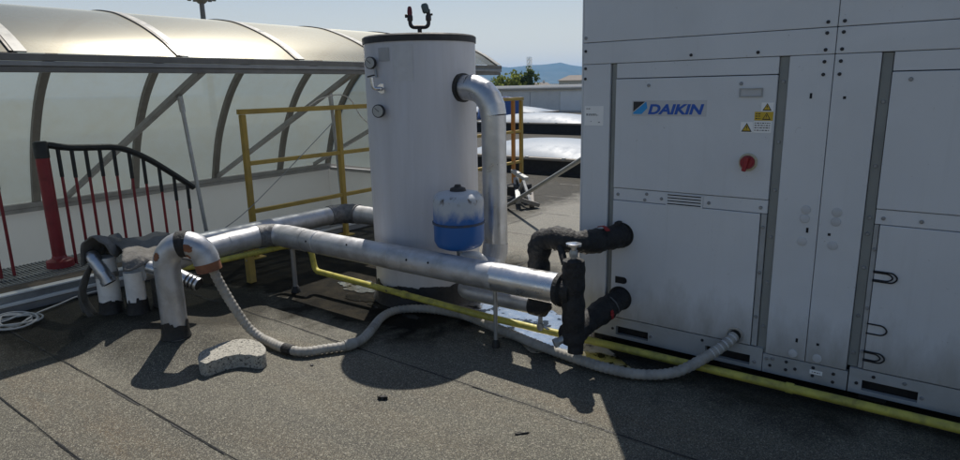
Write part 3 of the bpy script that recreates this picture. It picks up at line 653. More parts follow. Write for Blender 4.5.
# ------------------------------------------------------------------ storage tank
TC = V((-3.272, 3.632, 0)); TR = .411
vw = V((.669, -.743, 0)); rt = V((.743, .669, 0))
def on_tank(s, z, extra=0): return TC + rt*s + vw*(math.sqrt(TR*TR-s*s)+extra) + V((0, 0, z))
tank = thing('storage_tank', TC, 'tall grey cylindrical water tank with black lid and gauges', 'tank')
m = MB(); m.lathe(TC, [(TR, .02), (TR, .5), (TR+.001, 1.0), (TR, 1.5), (TR, 1.924)], 96); m.build('jacket', M['jacket'], tank, smooth=40)
m = MB(); m.lathe(TC+V((0, 0, 1.924)), [(TR+.007, 0), (TR+.008, .042), (TR-.005, .052), (.02, .058)], 96); m.build('lid', M['lid'], tank, smooth=35)
m = MB(); n = 220; vs = []; rn = random.Random(2); ht = []; lvl = .12; left = 0
for k in range(n):
    if left <= 0: lvl = .165+rn.uniform(-.016, .02); left = rn.randint(2, 9); slope = rn.uniform(-.004, .004)
    left -= 1; lvl += slope; ht.append(lvl+rn.uniform(-.002, .002))
for k in range(n):
    a = 2*pi*k/n
    for R_, z in ((TR+.035, .004), (TR+.012, .022), (TR+.007, ht[k]-.006), (TR+.002, ht[k])): vs.append(TC + V((R_*cos(a), R_*sin(a), z)))
m.add(vs, [(4*k+j, 4*((k+1) % n)+j, 4*((k+1) % n)+j+1, 4*k+j+1) for k in range(n) for j in range(3)]); m.build('bitumen_skirt', M['bitumen'], tank, smooth=60)
def gauge(s, z, r_):
    c = on_tank(s, z, .0); ax = (on_tank(s, 0)-TC).normalized()*.55 + vw*.45; ax.normalize()
    m = MB(); m.lathe(c, [(.012, -.02), (.012, .03)], 12, ax); g0 = m.build('gauge', M['chrome'], tank, smooth=40)
    m = MB(); m.lathe(c+ax*.03, [(r_*.9, 0), (r_, .006), (r_, .026), (r_*.9, .028)], 30, ax); m.build('gauge_case', M['lid'], g0, smooth=35)
    m = MB(); m.lathe(c+ax*.0585, [(r_*.86, 0), (r_*.85, .0012)], 28, ax); m.build('gauge_face', M['gauge_face'], g0, smooth=35)
    u = ax.cross(V((0, 0, 1))).normalized(); w = u.cross(ax); m = MB(); q = c+ax*.0605
    m.bar(q-u*r_*.2-w*r_*.1, q+u*r_*.5+w*r_*.45, .004, .001, ax); m.build('needle', M['lid'], g0)
gauge(-.322, 1.786, .042); gauge(-.285, 1.457, .046)
c = on_tank(-.275, 1.61); m = MB()
m.tube(fillet([c-vw*.02, c+vw*.075, c+vw*.08-rt*.055, c+vw*.08-rt*.06+V((0, 0, .075))], .035, 6), .013, 12); fv = m.build('test_valve', M['chrome'], tank, smooth=50)
m = MB(); m.lathe(c, [(.034, -.01), (.034, .012)], 20, vw); m.build('rosette', M['chrome'], fv, smooth=35)
m = MB(); q = c+vw*.08-rt*.06+V((0, 0, .08)); m.bar(q-rt*.03, q+rt*.02+V((0, 0, .012)), .016, .01); m.build('lever', M['lid'], fv)
m = MB(); m.tube([on_tank(-.318, 1.745, .02), on_tank(-.31, 1.69, .02)], .009, 10); m.build('siphon', M['steel'], tank, smooth=50)
def patch(s0, s1, z0, z1, mt, name):
    m = MB(); vs = []; n = 8
    for k in range(n+1):
        s = s0+(s1-s0)*k/n; d = (on_tank(s, 0)-TC).normalized()*.0035
        vs += [on_tank(s, z0)+d, on_tank(s, z1)+d]
    m.add(vs, [(2*k, 2*k+2, 2*k+3, 2*k+1) for k in range(n)]); return m.build(name, M[mt], tank)
M['plate_grey'] = mat('faded_name_plate', (.40, .40, .40), .5)
M['jacket_pale'] = mat('pale_patch', (.60, .60, .61), .5)
patch(-.285, -.21, 1.795, 1.885, 'plate_grey', 'name_plate'); patch(-.19, -.05, 1.66, 1.90, 'jacket_pale', 'faded_patch')
# twin vent fitting on the lid
B = TC + V((-.02, .03, 1.975)); FR = M['alu_dark']
M['fitting'] = mat('dark_bronze_fitting', (.06, .05, .05), .5, .6); M['fitting_red'] = mat('red_valve_cap', (.16, .02, .03), .5); M['fitting_green'] = mat('grey_green_vent_cap', (.10, .13, .13), .5)
m = MB(); m.tube([B, B+V((0, 0, .07))], .016, 12); fk = m.build('vent_fitting', M['fitting'], tank, smooth=40)
m = MB(); m.tube(fillet([B-rt*.068+V((0, 0, .19)), B-rt*.068+V((0, 0, .075)), B+rt*.068+V((0, 0, .075)), B+rt*.068+V((0, 0, .20))], .035, 7), .0145, 12); m.build('yoke', M['fitting'], fk, smooth=40)
for k in (-.068, .068): 
    m = MB(); m.lathe(B+rt*k+V((0, 0, .12)), [(.02, 0), (.021, .012), (.021, .03), (.019, .04)], 12); m.build('collar', M['fitting'], fk, smooth=40)
m = MB(); m.lathe(B-rt*.068+V((0, 0, .16)), [(.017, 0), (.019, .02), (.016, .05), (.01, .062)], 12); m.build('red_cap', M['fitting_red'], fk, smooth=40)
m = MB(); m.lathe(B-rt*.085+V((0, 0, .155)), [(.008, 0), (.014, .01), (.012, .02)], 10, -rt); m.build('side_screw', M['fitting'], fk, smooth=40)
m = MB(); q = B+rt*.055+V((0, 0, .175)); m.lathe(q, [(.02, 0), (.027, .01), (.027, .055), (.018, .068)], 14, (-.25*rt.x, -.25*rt.y, 1)); m.build('vent_cap', M['fitting_green'], fk, smooth=40)
m = MB(); m.bar(B+rt*.06+V((0, 0, .16)), B+rt*.10+V((0, 0, .165)), .014); m.build('side_lever', M['fitting'], fk)

# outlet pipe: tank flange, elbow, drop, elbow, then the low run towards the chiller
op = thing('outlet_pipe', (-2.605, 3.628, 0), 'vertical aluminium clad pipe elbowing out of the tank side, down to a low run', 'pipe')
m = MB(); m.tube([(-2.885, 3.628, 1.605), (-2.80, 3.628, 1.605)], .088, 28); m.build('branch', M['foil'], op, smooth=40)
m = MB(); m.lathe((-2.868, 3.628, 1.605), [(.115, -.03), (.115, .0), (.092, .012)], 32, (1, 0, 0)); m.build('flange', M['bitumen'], op, smooth=40)
def segmented(c0, seg):                       # lobster-back elbow: a few straight gores
    return c0
arc = [V((-2.80, 3.628, 1.605))]
for k in range(1, 6): 
    a = pi/2*k/5; arc.append(V((-2.80+.195*sin(a), 3.628, 1.605-.195*(1-cos(a)))))
m = MB(); m.tube(arc, .091, 28, caps=False); m.build('top_elbow', M['foil'], op, smooth=15)
m = MB(); m.tube([(-2.605, 3.628, 1.415), (-2.605, 3.628, .90)], .087, 28); m.tube([(-2.605, 3.628, .905), (-2.605, 3.628, .50)], .0885, 28); m.build('drop', M['foil'], op, smooth=40)
arc = [V((-2.605, 3.628, .50))]
for k in range(1, 7):
    a = pi/2*k/6; arc.append(V((-2.605, 3.628-.24*(1-cos(a)), .50-.24*sin(a))))
m = MB(); m.tube(arc, .0905, 28, caps=False, rf=lambda d, i: .0905+.003*(i % 2)); m.build('foot_elbow', M['foil_dull'], op, smooth=12)
m = MB(); m.tube(fillet([(-2.605, 3.39, .26), (-2.605, 3.235, .25), (-2.4, 3.235, .252), (-1.99, 3.235, .255)], .1, 8), .062, 26); m.build('low_run', M['foil_dull'], op, smooth=40)
# black lagged riser and hose to the upper port
path = spline([(-1.98, 3.225, .235), (-1.98, 3.225, .35), (-1.985, 3.22, .56), (-1.96, 3.215, .675), (-1.87, 3.215, .712), (-1.76, 3.225, .702), (-1.67, 3.285, .700), (-1.605, 3.40, .705), (-1.567, 3.51, .712)], 8)
m = MB(); m.tube(path, .07, 22, jitter=.02, rf=lambda d, i: .070+.005*sin(d*34)+.003*sin(d*71)+.003*sin(d*173)); ri = m.build('lagged_hose', M['rubber'], op, smooth=60)
m = MB(); m.lathe((-1.985, 3.225, .258), [(.066, -.055), (.068, 0), (.064, .045)], 22, (1, 0, 0)); m.build('lagged_tee', M['rubber'], op, smooth=50)
m = MB(); m.tube([(-1.97, 3.215, .20), (-1.97, 3.215, .10)], .014, 10); dv = m.build('drain_valve', M['steel'], op, smooth=40)
m = MB(); m.lathe((-1.97, 3.215, .13), [(.022, -.018), (.024, 0), (.022, .018)], 12); m.build('valve_nut', M['steel'], dv, smooth=40)
m = MB(); m.bar((-1.97, 3.215, .135), (-1.90, 3.20, .125), .016, .006); m.build('valve_lever', M['steel'], dv)
m = MB(); m.tube(spline([(-1.80, 3.16, .68), (-1.765, 3.125, .64), (-1.735, 3.10, .60)], 4), .022, 10); m.build('strap_end', M['rubber'], ri, smooth=50)
M['tape_red'] = mat('red_tape', (.35, .02, .02), .5)
def tape_bit(c, ax, r_, a0, a1, w, mt, par, name):      # a torn strip of tape part of the way round
    c, ax = V(c), V(ax).normalized(); u = V((0, 0, 1)); u = (u-ax*u.dot(ax)).normalized(); q = ax.cross(u); m = MB(); n = 12; vs = []
    rn = random.Random(int(a0*100)+5)
    for k in range(n+1):
        a = a0+(a1-a0)*k/n; R_ = r_+rn.uniform(-.001, .004); e = rn.uniform(.6, 1.15)
        vs += [c+u*cos(a)*R_+q*sin(a)*R_-ax*w*e, c+u*cos(a)*R_+q*sin(a)*R_+ax*w*e]
    m.add(vs, [(2*k, 2*k+1, 2*k+3, 2*k+2) for k in range(n)]); return m.build(name, M[mt], par, smooth=60)
tape_bit((-1.625, 3.365, .704), (.5, .85, .03), .0795, -.6, .7, .016, 'tape_red', ri, 'red_tape')
M['clamp'] = mat('dull_clamp', (.16, .16, .165), .5, .6)

# ------------------------------------------------------------------ main pipe
mp = thing('main_pipe', (-3.0, 3.03, .465), 'thick horizontal aluminium clad pipe crossing in front of the tank', 'pipe')
PR = .087
m = MB(); m.tube([(-4.02, 3.03, .462), (-3.05, 3.03, .463)], PR, 36); m.tube([(-3.055, 3.03, .463), (-2.18, 3.03, .465)], PR*1.012, 36); m.build('cladding', M['foil_dull'], mp, smooth=40)
m = MB(); m.tube([(-2.185, 3.03, .465), (-1.735, 3.03, .466)], PR*1.025, 36); m.build('bright_cladding', M['foil_bright'], mp, smooth=40)
for x in (-3.86, -3.05, -2.18):
    m = MB(); m.lathe((x, 3.03, .464), [(PR*1.0, -.012), (PR*1.03, -.009), (PR*1.03, .009), (PR*1.0, .012)], 36, (1, 0, 0)); m.build('joint_band', M['foil_dull'], mp, smooth=35)
ea = fillet([(-4.0, 3.03, .462), (-4.46, 3.03, .462), (-4.46, 2.62, .455)], .22, 10)
m = MB(); m.tube(ea, PR*1.04, 30, rf=lambda d, i: PR*1.03+.003*sin(i*2.1)); m.build('wrapped_elbow', M['foil_dull'], mp, smooth=50)
m = MB(); q = ea[4:10]; m.tube(q, PR*1.07, 30, rf=lambda d, i: PR*1.075+.003*sin(i*3)); m.build('tape_wrap', M['tapewrap'], mp, smooth=50)
m = MB(); m.tube([(-4.46, 2.63, .455), (-4.465, 1.96, .415)], PR*1.01, 30); m.build('side_run', M['foil_dull'], mp, smooth=40)
for x, dz in ((-2.85, .028), (-2.66, .036), (-3.9, .02), (-3.45, .05)):
    m = MB(); m.disc((x, 3.03-math.sqrt((PR*1.012)**2-dz*dz), .464+dz), (0, -1, .35), .008, .003, 10); m.build('plug', M['dark'], mp)
# twin pipe behind with its elbow towards the tank
tp = thing('return_pipe', (-4.68, 3.3, .45), 'dull aluminium clad pipe with taped elbow behind the main pipe, left of the tank', 'pipe')
eb = fillet([(-4.68, 2.0, .45), (-4.68, 4.02, .45), (-3.9, 4.02, .45), (-3.62, 3.84, .45)], .2, 9)
m = MB(); m.tube(eb, .085, 28); m.build('cladding', M['foil_dull'], tp, smooth=50)
m = MB(); q = [p for p in eb if -4.68 < p.x < -4.48 and p.y > 3.8]; m.tube(q, .092, 28, rf=lambda d, i: .091+.004*(i % 2)); m.build('tape_wrap', M['tapewrap'], tp, smooth=50)

# black valve group at the end of the main pipe
vg = thing('valve_group', (-1.64, 3.03, .1), 'black lagged valve at the end of the thick pipe, silver handle on top', 'valve')
m = MB(); m.lathe((-1.735, 3.03, .466), [(.096, 0), (.1, .012), (.1, .03), (.07, .05)], 28, (1, 0, 0)); m.build('end_cap', M['rubber'], vg, smooth=40)
m = MB(); m.tube(spline([(-1.64, 3.03, .63), (-1.64, 3.03, .5), (-1.638, 3.03, .36), (-1.64, 3.035, .24), (-1.645, 3.04, .16)], 7), .075, 22, jitter=.02, rf=lambda d, i: .060+.006*abs(sin(d*17))+.003*sin(d*60)); vb = m.build('lagged_body', M['rubber'], vg, smooth=60)
m = MB(); m.tube([(-1.72, 3.03, .466), (-1.64, 3.03, .466)], .08, 20); m.build('neck', M['rubber'], vg, smooth=60)
m = MB(); m.tube(spline([(-1.66, 3.01, .20), (-1.648, 3.10, .215), (-1.612, 3.27, .255), (-1.583, 3.42, .29), (-1.567, 3.51, .308)], 7), .08, 22, jitter=.02, rf=lambda d, i: .070+.005*sin(d*24)+.003*sin(d*90)); lb = m.build('lagged_branch', M['rubber'], vg, smooth=60)
tape_bit((-1.602, 3.32, .267), (.18, .95, .24), .0785, 1.2, 2.0, .016, 'tape_red', lb, 'red_tape')
tape_bit((-1.590, 3.38, .281), (.18, .95, .24), .079, .3, 2.4, .005, 'clamp', lb, 'clamp')
m = MB(); m.lathe((-1.64, 3.03, .60), [(.060, 0), (.063, .02), (.061, .05), (.042, .058)], 20); m.build('top_cuff', M['rubber'], vg, smooth=40)
m = MB(); m.tube([(-1.64, 3.03, .64), (-1.64, 3.03, .735)], .017, 12); st_ = m.build('valve_stem', M['chrome'], vg, smooth=40)
m = MB(); m.lathe((-1.64, 3.03, .69), [(.024, -.02), (.026, 0), (.022, .018)], 6); m.build('stem_nut', M['steel'], st_)
m = MB(); m.lathe((-1.64, 3.03, .735), [(.012, -.01), (.044, .0), (.044, .012), (.01, .017)], 24); m.build('handle', M['chrome'], st_, smooth=35)
m = MB(); m.tube([(-1.66, 3.02, .20), (-1.71, 2.96, .165)], .022, 12); dr = m.build('drain_tap', M['steel'], vg, smooth=40)
m = MB(); m.lathe((-1.71, 2.96, .165), [(.03, -.012), (.03, .012)], 6, (-.6, -.7, -.3)); m.build('tap_nut', M['steel'], dr)
m = MB(); m.tube([(-1.625, 3.04, .17), (-1.622, 3.03, .10)], .045, 16); m.build('drip_tail', M['rubber'], vg, smooth=50)

# supports of the pipes
def prop(x, y, h, r_, label, mt='steel'):
    p = thing('pipe_support', (x, y, 0), label, 'pipe support', 'supports under the clad pipes')
    m = MB(); m.tube([(x, y, .0), (x, y, h)], r_, 12); m.build('leg', M[mt], p, smooth=40)
    m = MB(); m.lathe((x, y, .001), [(r_*2.1, 0), (r_*1.7, .035), (r_*1.15, .05)], 14); m.build('foot', M['bitumen'], p, smooth=40)
prop(-4.196, 3.032, .372, .019, 'thicker grey post under the left end of the thick clad pipe', 'alu_grey'); prop(-2.186, 3.033, .372, .013, 'thin steel post under the right end of the thick clad pipe')
p_ = thing('timber_support', (-4.75, 2.99, 0), 'yellow wooden post under the clad pipe next to the grey post', 'pipe support', 'supports under the clad pipes')
m = MB(); m.box(-4.78, -4.72, 2.96, 3.02, 0, .36); m.build('post', M['wood'], p_, bevel=.004)
m = MB(); m.disc((-4.745, 2.96, .20), (0, -1, 0), .008, .004); m.build('bolt', M['steel'], p_)

# expansion vessel
EC = V((-2.592, 3.195, 0))
ev = thing('expansion_vessel', EC+V((0, 0, .32)), 'small blue expansion vessel, faded above, hanging in front of the grey tank', 'pressure vessel')
m = MB(); m.lathe(EC, [(.03, .556), (.11, .560), (.150, .578), (.166, .612), (.168, .735)], 48); m.build('lower_shell', M['vessel_blue'], ev, smooth=50)
m = MB(); m.lathe(EC, [(.168, .738), (.168, .885), (.160, .912), (.135, .932), (.07, .944), (.02, .945)], 48); m.build('upper_shell', M['vessel_blue'], ev, smooth=50)
m = MB(); m.lathe(EC, [(.171, .729), (.1755, .732), (.1755, .742), (.171, .745)], 48); m.build('seam', M['vessel_seam'], ev, smooth=30)
m = MB(); m.lathe(EC, [(.055, .942), (.05, .962), (.024, .972), (.02, .985)], 18); m.build('air_cap', M['lid'], ev, smooth=40)
m = MB(); m.tube([EC+V((0, 0, .32)), EC+V((0, 0, .555))], .02, 12); m.build('connector', M['steel'], ev, smooth=40)
m = MB(); m.tube(fillet([EC+V((.0, .0, .50)), EC+V((.10, .09, .50)), EC+V((.14, .13, .40))], .05, 5), .03, 12); m.build('white_stub', M['white_jacket'], ev, smooth=40)

# yellow gas pipe
m = MB(); m.tube(fillet([(-4.58, 2.0, .36), (-4.40, 2.3, .36), (-4.39, 3.12, .345), (-4.12, 3.155, .345), (-4.085, 3.155, .168), (-3.345, 3.162, .15), (-2.854, 3.17, .135), (-2.437, 3.202, .11), (-2.006, 3.268, .08), (-1.622, 3.345, .052), (-.9, 3.36, .047), (2.4, 3.385, .047)], .05, 6), .0235, 14)
gp_ = m.build('gas_pipe', M['yellow_pipe'], None, smooth=50, origin=(-2, 3.33, 0)); tag(gp_, 'long thin yellow gas pipe lying on the roof in front of the chiller', 'pipe')
for x, y, z in ((-3.1, 3.166, .1425), (-.55, 3.3636, .047), (.5, 3.371, .047)):
    m = MB(); m.lathe((x, y, z), [(.0255, -.02), (.028, -.016), (.028, .016), (.0255, .02)], 16, (1, .012, -.01)); m.build('coupling', M['yellow_pipe'], gp_, smooth=40)

# corrugated drain hose
hp = [(-3.645, 2.015, .60), (-3.635, 2.055, .45), (-3.60, 2.12, .26), (-3.555, 2.18, .11), (-3.475, 2.215, .045), (-3.38, 2.215, .036), (-3.27, 2.205, .036), (-3.09, 2.23, .036), (-3.005, 2.339, .036), (-2.932, 2.445, .037), (-2.905, 2.549, .042), (-2.946, 2.66, .046), (-3.02, 2.785, .042), (-3.102, 2.93, .037), (-3.13, 3.06, .036), (-3.08, 3.165, .036), (-2.94, 3.25, .036), (-2.69, 3.29, .036), (-2.37, 3.235, .036), (-1.92, 3.13, .036), (-1.70, 3.095, .036), (-1.46, 3.07, .036), (-1.26, 3.10, .036), (-1.10, 3.205, .05), (-.985, 3.33, .115), (-.90, 3.44, .185), (-.872, 3.50, .222)]
hs = resample(spline(hp, 20), .0075)
m = MB(); m.tube(hs, .030, 14, rf=lambda d, i: .0292+.0022*cos(i*pi/2)+.0008*sin(d*9)); ho = m.build('drain_hose', M['hose'], None, smooth=70, origin=(-2.6, 2.6, 0))
tag(ho, 'long grey corrugated hose winding over the roof into the chiller', 'hose')
def band(i0, n, r_, mt, name):
    m = MB(); m.tube(hs[i0:i0+n], r_, 16); m.build(name, M[mt], ho, smooth=40)
def near(x, y): return min(range(len(hs)), key=lambda i: (hs[i].x-x)**2+(hs[i].y-y)**2+(hs[i].z-.037)**2)
band(near(-3.22, 2.165), 11, .0335, 'rubber', 'black_tape'); band(near(-2.925, 2.47)-3, 6, .036, 'hose', 'joiner'); band(near(-2.925, 2.47)+2, 5, .034, 'hose', 'joiner')
M['hose_white'] = mat('smooth_white_hose_end', (.58, .58, .57), .45)
band(len(hs)-26, 26, .0285, 'hose_white', 'hose_end')

# gooseneck vent
gx, gy = -3.835, 1.845
gn = thing('gooseneck_vent', (gx, gy, .09), 'weathered silver gooseneck vent pipe with black tape band and copper coloured mouth', 'vent pipe')
ga = [V((gx, gy, .09)), V((gx, gy, .565))]
for k in range(1, 15):
    a = pi*.97*k/14; ga.append(V((gx+.122*(1-cos(a))*.75, gy+.122*(1-cos(a))*.66, .565+.135*sin(a))))
m = MB(); m.tube(ga[:2], .077, 28); m.build('riser', M['goose'], gn, smooth=40)
m = MB(); m.tube(ga[1:9], .080, 28); m.build('first_elbow', M['goose'], gn, smooth=50)
m = MB(); m.tube(ga[8:], .079, 28); m.build('second_elbow', M['goose'], gn, smooth=50)
m = MB(); m.tube(ga[7:10], .0825, 28); m.build('black_tape', M['rubber'], gn, smooth=50)
e = ga[-1]; d = (ga[-1]-ga[-2]).normalized()
m = MB(); m.tube([e-d*.02, e+d*.055], .0765, 28); m.build('copper_mouth', M['rust'], gn, smooth=40)
def rust_patch(i, ang, w, h, R):                    # rust stains as thin curved flakes on the elbows
    T = (ga[min(i+1, len(ga)-1)]-ga[i-1]).normalized(); s = V((0, -1, 0)); s = (s-T*s.dot(T)).normalized(); up = T.cross(s)
    m = MB(); n = 26; rn = random.Random(i*7+3); vs = []
    c0 = None
    def pt(u, v):
        a = ang+u/R; q = s*cos(a)+up*sin(a); return ga[i]+T*v+q*(R+.0008)
    vs.append(pt(0, 0))
    for k in range(n):
        a = 2*pi*k/n; q = rn.uniform(.75, 1.1); vs.append(pt(cos(a)*w*q, sin(a)*h*q))
    m.add(vs, [(0, 1+k, 1+(k+1) % n) for k in range(n)]); m.build('rust_patch', M['rust'], gn)
rust_patch(3, .1, .024, .030, .0805); rust_patch(10, -.3, .026, .034, .0797); rust_patch(11, .35, .018, .022, .0797)
def skirt(cx, cy, R_, h, parent, seed):
    z0 = rise(cx, cy)
    rn = random.Random(seed); n = 72; vs = []; m = MB(); lv = h; left = 0
    for k in range(n):
        a = 2*pi*k/n
        if left <= 0: lv = h+rn.uniform(-.014, .018); left = rn.randint(2, 8); sl = rn.uniform(-.003, .003)
        left -= 1; lv += sl
        for q, z in ((R_+.014, .0), (R_+.007, .02), (R_+.0035, lv)): vs.append((cx+q*cos(a), cy+q*sin(a), z+z0))
    m.add(vs, [(3*k+j, 3*((k+1) % n)+j, 3*((k+1) % n)+j+1, 3*k+j+1) for k in range(n) for j in range(2)]); m.build('bitumen_skirt', M['bitumen'], parent, smooth=60)
skirt(gx, gy, .077, .095, gn, 3)

# two white vent stubs, their foil spouts, the felt sheet over them
X1, Y1_ = -4.69, 1.83
s1 = thing('vent_stub', (X1, Y1_, .09), 'left white vent stub with foil elbow spout under the felt flap', 'vent pipe', 'white vent stubs under the felt')
m = MB(); m.tube([(X1, Y1_, .08), (X1, Y1_, .50)], .072, 24); m.build('jacket', M['white_jacket'], s1, smooth=40)
skirt(X1, Y1_, .072, .095, s1, 9)
sp = fillet([(X1-.02, Y1_-.03, .44), (X1-.01, Y1_-.08, .545), (X1+.05, Y1_-.06, .45), (X1+.105, Y1_-.03, .335)], .06, 7)
m = MB(); m.tube(sp, .045, 18, rf=lambda d, i: .043+.0025*(i % 2)); so = m.build('foil_spout', M['foil'], s1, smooth=40)
d = (sp[-1]-sp[-2]).normalized(); m = MB(); m.tube([sp[-1]-d*.03, sp[-1]+d*.0], .052, 20); m.build('spout_rim', M['foil'], so, smooth=40)
m = MB(); m.tube([sp[-1]+d*.001, sp[-1]+d*.003], .040, 18); m.build('spout_hole', M['dark'], so)
m = MB(); m.tube([(X1, Y1_, .36), (X1, Y1_, .40)], .076, 24); m.build('collar', M['foil'], s1, smooth=40)
s2 = thing('vent_stub', (-4.51, 1.93, .09), 'right white vent stub hidden above by the felt sheet', 'vent pipe', 'white vent stubs under the felt')
m = MB(); m.tube([(-4.51, 1.93, .08), (-4.51, 1.93, .40)], .064, 24); m.build('jacket', M['white_jacket'], s2, smooth=40)
skirt(-4.51, 1.93, .064, .10, s2, 17)
fs_ = thing('foil_spout', (-4.2, 2.06, .38), 'short foil spout with black rings poking out behind the gooseneck', 'vent pipe')
sp = [V((-4.36, 1.98, .44)), V((-4.16, 2.06, .40)), V((-4.02, 2.13, .335))]
m = MB(); m.tube(sp, .046, 18); m.build('tube', M['foil'], fs_, smooth=40)
d = (sp[2]-sp[1]).normalized()
for k in (.02, .048, .076):
    m = MB(); m.tube([sp[2]-d*(k+.009), sp[2]-d*k], .051, 20); m.build('ring', M['lid'], fs_, smooth=40)
m = MB(); m.tube([sp[2]+d*.001, sp[2]+d*.002], .042, 18); m.build('mouth', M['dark'], fs_)
m = MB(); m.box(-4.58, -4.40, 2.06, 2.22, .05, .33); tag(m.build('pipe_pad', M['tapewrap'], bevel=.02), 'dark grey block under the felt sheet behind the gooseneck', 'block')

def sheet(fn, nu, nv):
    m = MB(); vs = [fn(i/nu, j/nv) for i in range(nu+1) for j in range(nv+1)]
    m.add(vs, [(i*(nv+1)+j, i*(nv+1)+j+1, (i+1)*(nv+1)+j+1, (i+1)*(nv+1)+j) for i in range(nu) for j in range(nv)])
    return m
rn = random.Random(12); ph = [rn.uniform(0, 6) for _ in range(12)]
def wob(u, v, a=.012): return a*(sin(u*9+ph[0]+v*3)+sin(v*7+ph[1]-u*4)*.8+sin(u*17+v*13+ph[2])*.5)
fe = thing('felt_sheet', (-4.6, 1.95, .4), 'grey torn roofing felt draped over the pipe ends and vent stubs', 'felt sheet')
def lay(pts, t):                # point along a short polyline
    n = len(pts)-1; k = min(int(t*n), n-1); f = t*n-k; return V(pts[k])*(1-f)+V(pts[k+1])*f
def f_main(u, v):               # u along the pipes, v from behind over the ridge to the hanging front edge
    y = 1.86+u*.46
    sec = [(-4.90, y+.02, .44), (-4.84, y+.02, .535), (-4.74, y, .605-.03*u), (-4.62, y, .60-.035*u), (-4.48, y-.01, .562-.03*u), (-4.385, y-.03, .515-.025*u), (-4.35, y-.05, .470-.03*u)]
    p = lay(sec, v); return p + V((wob(u, v, .006), wob(v, u, .014), wob(u*1.5, v, .007) - (.02*sin(u*14+ph[4]) if v > .9 else 0)))
m = sheet(f_main, 26, 24); o = m.build('drape', M['felt_rag'], fe, smooth=70); s_ = o.modifiers.new('solid', 'SOLIDIFY'); s_.thickness = .007
ra, aa = V((.8, .6, 0)), V((.6, -.8, 0))
def f_hood(u, v):               # arched hood over the left stub, open towards the front
    a = -1.75+3.3*u; c = V((X1+.012, Y1_+.002, 0)) + aa*(-.17+.27*v)
    rise_ = .655-.03*(1-v); w = .088+.02*v
    z = rise_-.155*(1-cos(a))*(.75 if a > 0 else .9)
    return c + ra*(w*sin(a)*(1 if abs(a) < 1.5 else 1.04)) + V((0, 0, z+wob(u, v, .009)+.018*sin(v*5+u*7)+.008*sin(u*23+v*9)))
m = sheet(f_hood, 28, 12); o = m.build('hood', M['felt_rag'], fe, smooth=70); s_ = o.modifiers.new('solid', 'SOLIDIFY'); s_.thickness = .009
def f_flap(u, v):
    a = V((-4.79, 1.83, .50))*(1-u)+V((-4.72, 1.765, .50))*u; b = V((-5.10, 1.83, .012))*(1-u)+V((-4.84, 1.76, .03))*u
    p = a*(1-v)+b*v; return p + V((.03*sin(v*5+u*4)*v, -.07*sin(v*pi)+.03*sin(u*9+v*4)*(.3+v), .03*sin(u*7)*v*(1-v)))
m = sheet(f_flap, 12, 14); o = m.build('flap', M['felt_rag'], fe, smooth=70); s_ = o.modifiers.new('solid', 'SOLIDIFY'); s_.thickness = .007

# crescent of concrete
top = [(-3.398, 1.743), (-3.494, 1.808), (-3.519, 1.9), (-3.519, 1.994), (-3.476, 2.072), (-3.38, 2.108), (-3.263, 2.092), (-3.167, 2.039), (-3.146, 1.983), (-3.221, 1.953), (-3.275, 1.921), (-3.307, 1.857), (-3.313, 1.784), (-3.32, 1.739)]
cl = [V((x, y, 0)) for x, y in top]; cl = spline(cl[-2:] + cl + cl[:2], 4)[8:-5]
rn = random.Random(6); outl = [(p.x+rn.uniform(-.0015, .0015), p.y+rn.uniform(-.0015, .0015)) for p in cl]
m = MB(); n = len(outl); cx = sum(p[0] for p in outl)/n; cy = sum(p[1] for p in outl)/n; vs = []
for z, k in ((.002, 1.0), (.02, 1.004), (.045, .998), (.079, 1.002), (.085, .992)):
    for x, y in outl: vs.append((cx+(x-cx)*k+rn.uniform(-.0015, .0015), cy+(y-cy)*k+rn.uniform(-.0015, .0015), z+(rn.uniform(-.002, .002) if z > .01 else 0)))
m.add(vs, [(i*n+j, i*n+(j+1) % n, (i+1)*n+(j+1) % n, (i+1)*n+j) for i in range(4) for j in range(n)] + [tuple(4*n+j for j in range(n)), tuple(range(n))[::-1]])
tag(m.build('concrete_block', M['concrete'], smooth=30), 'crescent shaped rough concrete block lying on the roof beside the hose', 'block')

# cable coil by the kerb
m = MB(); rn = random.Random(3); pts = []
for k in range(150):
    a = 2*pi*k/25; R_ = .135+.03*sin(k*.21)+.012*sin(k*.7); pts.append(V((-5.30+R_*1.05*cos(a)+.02*sin(k*.13), 1.415+R_*.95*sin(a)+.02*cos(k*.17), .012+.012*(1+sin(k*.37))+.0001*k)))
pts += [V((-5.36, 1.55, .02)), V((-5.46, 1.75, .02)), V((-5.535, 1.95, .03)), V((-5.535, 2.25, .03))]
m.tube(spline(pts, 3), .0065, 7); tag(m.build('cable_coil', M['cable'], smooth=60), 'loose coil of white cable on the roof beside the kerb', 'cable')

# scraps on the felt
def scrap(x, y, L, w, h, ang, label, seed):
    rn = random.Random(seed); m = MB(); n = 12; vs = []
    for z in (0.001, h):
        for k in range(n):
            a = 2*pi*k/n; q = rn.uniform(.6, 1.1); px, py = L*q*cos(a), w*q*sin(a); vs.append((x+px*cos(ang)-py*sin(ang), y+px*sin(ang)+py*cos(ang), z*rn.uniform(.6, 1.1)))
    m.add(vs, [tuple(range(n))[::-1], tuple(range(n, 2*n))]+[(k, (k+1) % n, n+(k+1) % n, n+k) for k in range(n)])
    tag(m.build('scrap', M['bitumen']), label, 'scrap')
scrap(-2.283, 2.134, .03, .018, .022, .6, 'small dark crumpled scrap on the sunlit felt below the tank shadow', 1)
scrap(-1.489, 2.262, .038, .007, .008, .85, 'thin black sliver on the sunlit felt near the chiller shadow', 2)
scrap(-2.932, 2.185, .012, .008, .008, .3, 'tiny dark crumb on the felt beside the hose', 3)

